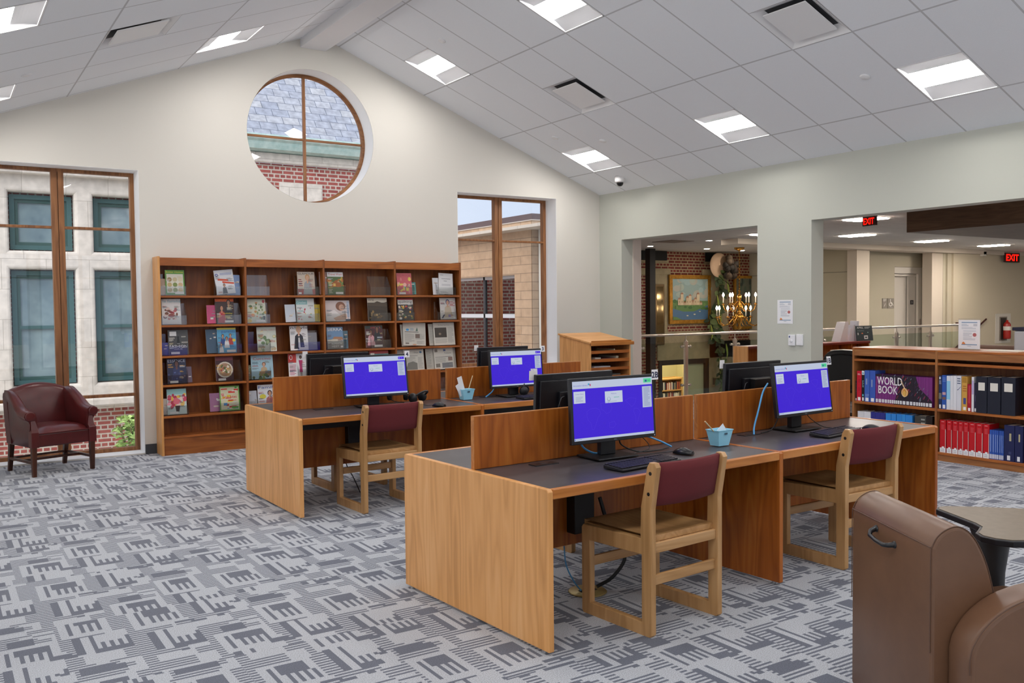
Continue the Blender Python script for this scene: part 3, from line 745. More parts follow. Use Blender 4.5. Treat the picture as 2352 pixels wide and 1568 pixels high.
# ================================================================ MONITORS
SCB = '4120da'
def screen_art(green):
    a = [('r', 0, 0, 1, 1, SCB), ('r', 0, .872, 1, 1, 'c3cde4'),
         ('t', 'Innovative Library', .015, .908, .032, '6a5fc8', {'a': 'l', 'w': .17}),
         ('e', .198, .942, .012, .018, '55a8cc'), ('e', .215, .928, .008, .02, 'c04a78'),
         ('r', .012, .63, .15, .83, 'c9d3e6'), ('t', 'Current Status', .08, .775, .022, '7d6fb8', {'w': .10}), ('lines', .035, .65, .125, .745, 5, '9fa9c8'),
         ('r', .39, .60, .61, .80, 'c9d3e6'), ('t', 'Welcome', .50, .745, .022, '6a5fc8', {'w': .07}), ('e', .437, .665, .022, .04, '9aa8c4'), ('e', .437, .672, .014, .028, 'c9d3e6'),
         ('lines', .50, .68, .57, .70, 1, '5fb8a8'), ('lines', .43, .615, .58, .632, 1, '9fa9c8'),
         ('r', .865, .47, .985, .84, 'b9c4de'), ('lines', .885, .49, .965, .82, 14, '8f9ac0'),
         ('r', 0, 0, 1, .042, 'c3cde4'), ('r', .004, .008, .014, .034, '3a6fc0'), ('lines', .02, .012, .09, .03, 1, '7f8fc0'), ('lines', .88, .012, .99, .03, 1, '8f9ac0')]
    if green: a += [('r', .885, .905, .985, .98, '58d79a'), ('r', .905, .92, .93, .955, '2a5a9a'), ('lines', .94, .93, .975, .95, 1, '2f9a3f')]
    else: a += [('r', .885, .905, .985, .975, '4a26dc'), ('e', .905, .94, .006, .012, 'dfe6f6'), ('lines', .925, .93, .97, .95, 1, '9f95ee')]
    # pale outlines of the continents
    lnd = [[(.16, .48), (.2, .52), (.27, .53), (.31, .50), (.33, .43), (.29, .36), (.27, .27), (.24, .17), (.215, .17), (.205, .28), (.17, .34), (.16, .42)],
           [(.33, .60), (.42, .62), (.46, .57), (.47, .50), (.44, .44), (.40, .42), (.37, .47), (.34, .50)],
           [(.43, .26), (.49, .28), (.51, .22), (.48, .17), (.43, .18)],
           [(.64, .62), (.70, .66), (.78, .64), (.76, .55), (.72, .50), (.69, .55)], [(.75, .47), (.80, .46), (.83, .39), (.80, .30), (.78, .19), (.765, .2), (.765, .33), (.74, .41)]]
    for P in lnd:
        for i in range(len(P)):
            (x0, y0), (x1, y1) = P[i], P[(i + 1) % len(P)]; d = math.hypot(x1 - x0, y1 - y0); nx_, ny_ = -(y1 - y0) / d * .0013, (x1 - x0) / d * .0022
            a.append(('p', [(x0 - nx_, y0 - ny_), (x1 - nx_, y1 - ny_), (x1 + nx_, y1 + ny_), (x0 + nx_, y0 + ny_)], '5a42e4'))
    return a
MW, MH = .562, .338
def make_monitor(green, tilt, zc, tagtxt, back_pc=False, note=False):
    """origin at the centre of the stand on the desktop; screen faces -y"""
    t = thing('computer_monitor', None, 'monitor')
    M = Matrix.Translation((0, 0, zc)) @ Matrix.Rotation(-tilt, 4, 'X')
    h = MB(); h.T = M; h.box(-MW / 2, MW / 2, -.03, -.006, -MH / 2, MH / 2, paint('15161c', .35))
    h.box(-MW / 2 + .02, MW / 2 - .02, -.006, .012, -MH / 2 + .02, MH / 2 - .035); h.prism([(-.14, -.09), (.14, -.09), (.14, .07), (-.14, .07)], .012, .035, 'y')
    h.box(-MW / 2 + .06, -.01, -.0055, .0125, MH / 2 - .05, MH / 2 - .044, paint('050506', .6)).box(.02, MW / 2 - .09, -.0055, .0125, MH / 2 - .05, MH / 2 - .044)
    h.build('housing', t, bevel=.004)
    b = .0145; s = MB(); s.T = M; w_, h_ = MW - 2 * b, MH - b - .02
    s.art(screen_art(green), w_, h_, (-w_ / 2, -.0302, -MH / 2 + .019), lift=.00005, M=lambda c: glow(c, .82))
    s.build('screen', t)
    l = MB(); l.T = M; l.art([('t', 'DELL', .5, .3, .55, '8c8f98')], .04, .012, (-.02, -.0302, -MH / 2 + .003)); l.art([('e', .5, .5, .5, .5, 'ffffff')], .004, .004, (MW / 2 - .014, -.0302, -MH / 2 + .007), M=lambda c: glow(c, 1.0)); l.build('maker_mark', t)
    nk = MB(); nk.prism([(-.05, .02), (.05, .02), (.042, .065), (-.042, .065)], .012, zc + .02, 'z', BLK2); nk.T = M; nk.box(-.04, .04, .03, .05, -.05, .05); nk.build('stand_neck', t, bevel=.005)
    MB().box(-.135, .135, -.07, .125, .0015, .012, BLK).build('stand_base', t, bevel=.005)
    if tagtxt is not None:
        g = MB(); g.T = M; tx = -MW / 2 - .012 if back_pc and False else MW / 2 - .014
        g.box(tx, tx + .044, -.032, -.0305, MH / 2 - .032, MH / 2 + .022, paint('f0f0f2', .6))
        if tagtxt: g.art([('t', tagtxt, .5, .18, .62, '22254a', {'b': .03})], .044, .054, (tx, -.0321, MH / 2 - .032))
        g.build('number_tag', t)
    if note: 
        g = MB(); g.T = M; g.box(.145, .215, -.0325, -.0312, -.085, -.012, paint('e6e8f0', .7)); g.build('paper_note', t)
    if back_pc:
        p = MB(); p.T = M; p.box(-.095, .085, .036, .075, -.13, .065, paint('0d0d0f', .4)); p.box(-.095, .085, .036, .075, .0652, .067, paint('4a4540', .5)); p.build('mini_computer', t, bevel=.003)
        q = MB(); q.T = M; q.tube([(.10, .03, .045), (.14, .045, .04), (.165, .05, -.01), (.155, .05, -.08), (.12, .045, -.13)], .003, 6, paint('2a2a2e', .5)); q.build('cable', t)
    return t
DZ = .737
G1 = 'black flat monitors showing the purple login screen'; G2 = 'black monitors on the far side of the privacy panels, seen from behind'
def setm(o, x, y, rz, lab, g): o.location = (x, y, DZ); o.rotation_euler = (0, 0, rz); o['label'] = lab; o['group'] = g; return o
setm(make_monitor(True, .06, .259, '2B'), -5.08, -6.452, -.008, 'black monitor tagged 2B with purple login screen', G1)
setm(make_monitor(True, .125, .261, '1B'), -3.45, -6.345, .047, 'black monitor tagged 1B with purple login screen', G1)
setm(make_monitor(False, .15, .249, '4'), -5.07, -3.44, -.005, 'black monitor tagged 4 with purple login screen', G1)
setm(make_monitor(False, .088, .248, '3', note=True), -3.705, -3.43, -.01, 'black monitor tagged 3 with a white note on its purple screen', G1)
bm = make_monitor(False, .05, .250, '', True)
setm(bm, -4.985, -6.02, PI + .04, 'back of the monitor rising behind the 2B screen', G2)
setm(dup(bm), -3.52, -6.03, PI + .0605, 'back of the monitor behind the 1B screen, black mini computer on it', G2)
setm(dup(bm), -5.17, -2.93, PI + .03, 'back of the monitor behind screen 4, against the magazine shelves', G2)
setm(dup(bm), -3.52, -2.95, PI + .01, 'back of the monitor behind screen 3, in front of the right window', G2)

# ---- keyboards, mice, bins, cables
def make_keyboard():
    t = thing('keyboard', None, 'keyboard')
    MB().prism([(-.065, .001), (.065, .001), (.065, .02), (-.065, .011)], -.22, .22, 'x', paint('131318', .45)).build('case', t, bevel=.003)
    k = MB(); KC = paint('24242c', .4); top = paint('5b5c74', .5)
    for r in range(6):
        y = -.052 + r * .0188 + (.006 if r == 5 else 0); zz = .0115 + (y + .065) / .13 * .009
        x = -.212
        while x < .205:
            w_ = .0155
            if r == 0 and -.14 < x < -.02: w_ = .10
            if abs(x - .072) < .004 or abs(x - .142) < .004: x += .008; continue
            k.box(x, x + w_, y, y + .0155, zz, zz + .006, KC); k.quad([(x + .004, y + .006, zz + .0062), (x + .009, y + .006, zz + .0062), (x + .009, y + .012, zz + .0062), (x + .004, y + .012, zz + .0062)], top)
            x += w_ + .0033
    k.build('keys', t)
    return t
def make_mouse(cab):
    t = thing('computer_mouse', None, 'mouse')
    rg = []
    for i in range(9):
        u = i / 8; y = -.055 + .11 * u; hw = .032 * math.sin(PI * (.12 + .76 * u)) ** .5; hh = .034 * math.sin(PI * (.1 + .75 * (1 - u) ** .9)) ** .8
        rg.append([(hw * math.cos(a), y, .002 + max(0, math.sin(a)) * hh) for a in [PI * k / 8 for k in range(9)]] + [(-hw * .9, y, .001), (hw * .9, y, .001)])
    MB().loft(rg, paint('121216', .3)).build('shell', t)
    MB().tube(cab, .0022, 6, paint('17171a', .5)).build('cable', t)
    return t
def place3(o, x, y, z, rz, lab, g=None):
    o.location = (x, y, z); o.rotation_euler = (0, 0, rz); o['label'] = lab
    if g: o['group'] = g
    return o
kb = make_keyboard()
place3(kb, -5.095, -6.725, DZ, .13, 'black keyboard in front of the 2B monitor', 'black keyboards')
place3(dup(kb), -3.415, -6.60, DZ, .17, 'black keyboard in front of the 1B monitor, partly behind a chair', 'black keyboards')
place3(dup(kb), -3.60, -3.66, DZ, .1, 'black keyboard in front of monitor 3', 'black keyboards')
place3(dup(kb), -5.05, -3.70, DZ, .05, 'black keyboard hidden behind the chair at monitor 4', 'black keyboards')
place3(make_mouse([(0, .05, .01), (-.02, .09, .004), (-.08, .13, .003), (-.16, .15, .003), (-.22, .2, .003), (-.3, .22, .01)]), -4.70, -6.60, DZ, .35, 'black wired mouse beside the 2B keyboard', 'black computer mice')
place3(make_mouse([(0, .05, .01), (-.03, .1, .004), (-.1, .16, .003), (-.2, .2, .003), (-.33, .18, .003)]), -3.10, -6.62, DZ, .2, 'black mouse behind the chair at the 1B desk', 'black computer mice')
place3(make_mouse([(0, .05, .01), (-.02, .1, .006), (-.07, .13, .02), (-.14, .12, .004), (-.22, .1, .003), (-.3, .14, .003)]), -4.65, -3.75, DZ, .5, 'black mouse on the desk right of monitor 4', 'black computer mice')
def lay(o, rx): o.rotation_euler = (rx, 0, o.rotation_euler.z); o.location.z = DZ + .028; return o
def make_headset():
    t = thing('headphones', None, 'headphones')
    MB().tube([(-.07 * math.cos(a), 0, .07 + .075 * math.sin(a)) for a in [PI * k / 14 for k in range(15)]], .009, 8, BLK2).build('headband', t)
    for sx in (-1, 1):
        MB().lathe([(.001, -.018), (.034, -.018), (.04, -.008), (.04, .010), (.03, .02), (.001, .02)], (sx * .068, 0, .045), 18, paint('141417', .4), 'x').build('ear_cup', t)
    return t
hs = make_headset()
lay(place3(hs, -4.70, -3.40, DZ, .5, 'black headphones heaped right of monitor 4', 'black headphones'), 1.0)
lay(place3(dup(hs), -4.80, -3.31, DZ, -.6, 'black headphones closest to monitor 4, lying behind another pair', 'black headphones'), .6)
place3(dup(hs), -3.60, -3.42, DZ, .9, 'black headphones under the right edge of monitor 3', 'black headphones')

def make_bin():
    t = thing('desk_basket', None, 'basket'); B = paint('9adcf6', .35)
    def ring(a, b, z): return [(-a, -b, z), (a, -b, z), (a, b, z), (-a, b, z)]
    m = MB(); m.loft([ring(.042, .032, .001), ring(.060, .046, .086), ring(.063, .049, .088), ring(.063, .049, .092), ring(.058, .044, .092), ring(.040, .030, .004)], B, cap=False, smooth=False)
    m.quad(ring(.042, .032, .0012), B).quad(ring(.040, .030, .004), B); m.build('basket_body', t)
    MB().box(-.012, .012, -.0485, -.0475, .066, .076, paint('38556a', .6)).build('handle_slot', t)
    return t
bn = make_bin()
place3(bn, -4.325, -6.50, DZ, .05, 'light blue plastic basket at the joint of the 2B and 1B desks', 'light blue desk baskets')
place3(dup(bn), -4.205, -3.415, DZ, .02, 'light blue plastic basket with slips and a pencil, left of monitor 3', 'light blue desk baskets')
def stick(name, p, q, r, m, lab, cat): 
    o = MB().tube([p, q], r, 6, m).build(name); return tag(o, lab, cat)
def slip(p, w_, h_, e, lab):
    o = MB().box(-w_ / 2, w_ / 2, -.0008, .0008, 0, h_, paint('eceef2', .7)).build('paper_slip'); o.location = p; o.rotation_euler = e; return tag(o, lab, 'paper', 'paper slips standing in the blue baskets')
stick('pencil', (-4.33, -6.50, DZ + .045), (-4.47, -6.53, DZ + .150), .004, paint('dcc9a0', .5), 'pale pencil leaning out of the basket on the 2B desk', 'pencil')
slip((-4.345, -6.505, DZ + .05), .07, .075, (.1, .9, .1), 'white slip of paper in the basket on the 2B desk')
stick('pencil', (-4.20, -3.41, DZ + .02), (-4.145, -3.43, DZ + .205), .004, paint('dcc9a0', .5), 'pale pencil standing in the basket near monitor 3', 'pencil')
slip((-4.225, -3.41, DZ + .04), .05, .165, (0, -.28, .1), 'taller white slip in the basket near monitor 3')
slip((-4.245, -3.425, DZ + .04), .05, .11, (0, -.5, .1), 'shorter white slip in the basket near monitor 3')
BLU = paint('4f9fd8', .4)
def cable(pts, r, m, lab, nm='cable', cat='cable', sub=5):
    # smooth path through points
    P = [Vector(p) for p in pts]; P = [P[0] * 2 - P[1]] + P + [P[-1] * 2 - P[-2]]; out = []
    for i in range(1, len(P) - 2):
        for k in range(sub):
            t_ = k / sub; a, b, c, d = P[i - 1], P[i], P[i + 1], P[i + 2]
            out.append(.5 * ((2 * b) + (c - a) * t_ + (2 * a - 5 * b + 4 * c - d) * t_ ** 2 + (3 * b - a - 3 * c + d) * t_ ** 3))
    out.append(P[-2]); return tag(MB().tube(out, r, 6, m).build(nm), lab, cat)
cable([(-3.87, -6.345, DZ + .004), (-3.85, -6.33, DZ + .05), (-3.80, -6.32, DZ + .15), (-3.74, -6.30, DZ + .25), (-3.66, -6.27, DZ + .30)], .006, BLU, 'light blue network cable rising left of the 1B monitor')
cable([(-5.06, -6.40, DZ + .07), (-4.95, -6.37, DZ + .085), (-4.82, -6.38, DZ + .09), (-4.70, -6.40, DZ + .05), (-4.62, -6.42, DZ + .01)], .005, BLU, 'light blue network cable arching behind the 2B stand')
cable([(-5.22, -6.36, DZ + .13), (-5.20, -6.36, DZ + .06), (-5.14, -6.37, DZ + .02), (-5.06, -6.38, DZ + .008)], .005, BLU, 'light blue network cable hanging left of the 2B stand')
cable([(-3.98, -3.37, DZ + .004), (-3.95, -3.37, DZ + .02), (-3.90, -3.37, DZ + .06), (-3.88, -3.36, DZ + .13)], .006, BLU, 'light blue network cable left of the stand of monitor 3')
KB = paint('141416', .5)
cable([(-5.0, -6.42, DZ + .10), (-4.97, -6.41, DZ + .05), (-4.88, -6.43, DZ + .01), (-4.76, -6.45, DZ + .006), (-4.64, -6.42, DZ + .006)], .004, KB, 'black cable curling right of the 2B stand')
cable([(-5.02, -6.36, DZ + .07), (-4.9, -6.35, DZ + .09), (-4.8, -6.36, DZ + .08), (-4.78, -6.42, DZ + .02), (-4.9, -6.45, DZ + .006), (-5.0, -6.47, DZ + .006)], .0025, KB, 'thin black cable looping behind the 2B stand')
cable([(-4.95, -3.40, DZ + .12), (-4.92, -3.38, DZ + .06), (-4.85, -3.36, DZ + .02), (-4.78, -3.38, DZ + .01)], .004, KB, 'black cable between the stand of monitor 4 and the headphones')
cable([(-3.40, -6.36, DZ + .12), (-3.34, -6.33, DZ + .07), (-3.26, -6.38, DZ + .006), (-3.2, -6.48, DZ + .004), (-3.25, -6.53, DZ + .004), (-3.32, -6.55, DZ + .01)], .003, KB, 'black cable curling right of the 1B stand')
cable([(-3.62, -6.33, DZ + .11), (-3.64, -6.31, DZ + .04), (-3.70, -6.32, DZ + .01), (-3.80, -6.34, DZ + .006)], .004, KB, 'black cable left of the 1B stand')
# floor box and its cables under the 2B desk
fb = thing('floor_box', 'round brass floor box under the 2B desk', 'floor box', (-5.15, -6.335, 0))
MB().lathe([(.0, .001), (.10, .001), (.105, .004), (.10, .009), (0, .009)], n=28, m=paint('b7a46a', .4, .4)).build('ring', fb)
MB().box(-.05, -.01, -.02, .02, .009, .011, BLK).build('socket', fb); MB().box(.02, .05, -.02, .02, .009, .011, BLK).build('socket', fb)
cable([(-5.25, -6.20, .62), (-5.26, -6.21, .45), (-5.24, -6.24, .28), (-5.245, -6.27, .15), (-5.215, -6.30, .06), (-5.19, -6.33, .012)], .004, BLU, 'blue network cable dropping to the floor box under the 2B desk')
cable([(-5.06, -6.33, .5), (-5.02, -6.35, .36), (-4.94, -6.37, .25), (-4.93, -6.38, .15), (-5.0, -6.36, .06), (-5.09, -6.34, .02)], .011, KB, 'thick black conduit curving to the floor box under the 2B desk', 'conduit')
cable([(-3.95, -5.95, .6), (-3.93, -6.0, .35), (-3.9, -6.1, .1), (-3.86, -6.15, .01)], .004, BLU, 'blue cable hanging under the 1B desk')
cable([(-5.2, -3.10, .6), (-5.22, -3.14, .3), (-5.16, -3.2, .12), (-5.13, -3.25, .012)], .004, KB, 'dark cable hanging under the desk of monitor 4')
cable([(-4.66, -3.30, .62), (-4.63, -3.34, .5), (-4.64, -3.36, .35), (-4.68, -3.34, .25)], .004, KB, 'black cable loop under the right half of the desk of monitor 4')
# ================================================================ MAGAZINE SHELVES
BX0, BW, BD, BH = -6.07, .902, .26, 2.083
SHELVES = [1.684, 1.374, 1.051, .745, .416, .2]
for i in range(4):
    t = thing('magazine_bookcase', ['tall oak magazine bookcase standing closest to the left window', 'second tall oak magazine bookcase, counted from the left window', 'tall oak magazine bookcase with the wide landscape-shaped cover on its second shelf', 'tall oak bookcase holding the newspapers, beside the right window'][i], 'bookcase', (BX0 + i * BW, -.262, 0), 0, 'tall oak magazine bookcases along the gable wall')
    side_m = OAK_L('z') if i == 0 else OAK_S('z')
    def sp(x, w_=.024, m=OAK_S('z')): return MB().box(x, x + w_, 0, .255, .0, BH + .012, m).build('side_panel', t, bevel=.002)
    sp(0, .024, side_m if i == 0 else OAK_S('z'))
    if i == 3: sp(BW)
    x0, x1 = .0242, BW - .0002
    MB().box(x0, x1, .245, .255, .0, BH, OAK_S('z')).build('back_panel', t)
    MB().box(x0, x1, .002, .244, BH - .02, BH, OAK_SE('x')).build('top', t)
    MB().box(x0, x1, .001, .02, BH - .085, BH - .0205, OAK_SE('x')).build('fascia', t, bevel=.002)
    for z in SHELVES: MB().box(x0, x1, .003, .2445, z - .022, z, OAK_SE('x')).build('shelf', t, bevel=.002)
    MB().box(x0, x1, .01, .03, 0, .177, OAK_S('x')).build('plinth', t)

# clear acrylic pockets
ACR = None
def acrylic():
    m, nt, b = newmat('clear_acrylic'); nt.nodes.remove(b); out = nt.nodes['Material Output']
    tr = N(nt, 'ShaderNodeBsdfTransparent'); tr.inputs[0].default_value = (.94, .95, .95, 1)
    gl = N(nt, 'ShaderNodeBsdfGlossy'); gl.inputs['Roughness'].default_value = .12
    lw = N(nt, 'ShaderNodeLayerWeight', i_Blend=.35); mx = N(nt, 'ShaderNodeMixShader')
    nt.links.new(mth(nt, 'MULTIPLY', mth(nt, 'ADD', lw.outputs[0], .13), .5), mx.inputs[0]); nt.links.new(tr.outputs[0], mx.inputs[1]); nt.links.new(gl.outputs[0], mx.inputs[2]); nt.links.new(mx.outputs[0], out.inputs[0])
    return m
ACR = acrylic()
def make_pocket():
    t = MB(); w_ = .262; h_ = .23
    th = .003
    t.box(-w_ / 2, w_ / 2, 0, th, .004, .10, ACR)                           # low front lip
    t.box(-w_ / 2, w_ / 2, .10, .10 + th, .004, h_)                         # back
    t.prism([(0, .004), (.10, .004), (.10, h_), (0, .10)], -w_ / 2, -w_ / 2 + th, 'x')
    t.prism([(0, .004), (.10, .004), (.10, h_), (0, .10)], w_ / 2 - th, w_ / 2, 'x')
    t.box(-w_ / 2, w_ / 2, 0, .10, .001, .004)
    o = t.build('acrylic_pocket'); return o
pk = make_pocket(); used_p = False
def pocket(x, z, lab):
    global used_p
    o = pk if not used_p else pk.copy()
    if used_p: COL.objects.link(o)
    used_p = True; o.location = (x, -.225, z); tag(o, lab, 'magazine holder', 'clear acrylic magazine pockets'); return o

def blobs(cols, n, seed, x0=0, x1=1, y0=0, y1=1, s=.1):
    r = random.Random(seed); return [('e', r.uniform(x0, x1), r.uniform(y0, y1), r.uniform(.4, 1) * s, r.uniform(.4, 1) * s * .8, r.choice(cols)) for _ in range(n)]
def blocks(cols, n, seed, x0=.03, x1=.97, y0=.03, y1=.97):
    r = random.Random(seed); o = []
    for _ in range(n):
        a, b = r.uniform(x0, x1 - .12), r.uniform(y0, y1 - .06); o.append(('r', a, b, min(x1, a + r.uniform(.08, .35)), min(y1, b + r.uniform(.02, .1)), r.choice(cols)))
    return o
def figure(cx, y, s, dress, skin='d3a184', hair='4a2f22', full=False):
    """small printed figure: head, hair, torso"""
    f = []
    if full: f += [('p', [(cx - .03 * s, y), (cx - .01 * s, y), (cx, y + .3 * s), (cx + .01 * s, y), (cx + .03 * s, y), (cx + .05 * s, y + .35 * s), (cx - .05 * s, y + .35 * s)], skin), ('p', [(cx - .07 * s, y + .15 * s), (cx + .07 * s, y + .15 * s), (cx + .06 * s, y + .38 * s), (cx + .09 * s, y + .62 * s), (cx - .09 * s, y + .62 * s), (cx - .06 * s, y + .38 * s)], dress)]; hy = y + .72 * s
    else: f += [('p', [(cx - .24 * s, y), (cx + .24 * s, y), (cx + .17 * s, y + .42 * s), (cx + .06 * s, y + .50 * s), (cx - .06 * s, y + .50 * s), (cx - .17 * s, y + .42 * s)], dress), ('r', cx - .04 * s, y + .42 * s, cx + .04 * s, y + .55 * s, skin)]; hy = y + .62 * s
    k = 1 if not full else .55
    return f + [('e', cx, hy + .02 * s, .115 * s * k, .12 * s * k, hair), ('e', cx, hy, .078 * s * k, .10 * s * k, skin)]
LBL = [('r', .12, .02, .55, .11, 'f2f0ec')]; LBR = [('r', .48, .03, .95, .12, 'f2f0ec')]; STK = [('r', .28, .80, .62, .88, 'e9e9ee')]
FLOW = ['d9546e', 'f2a6b4', 'f6d7c8', 'c23a55', 'f0c24e']
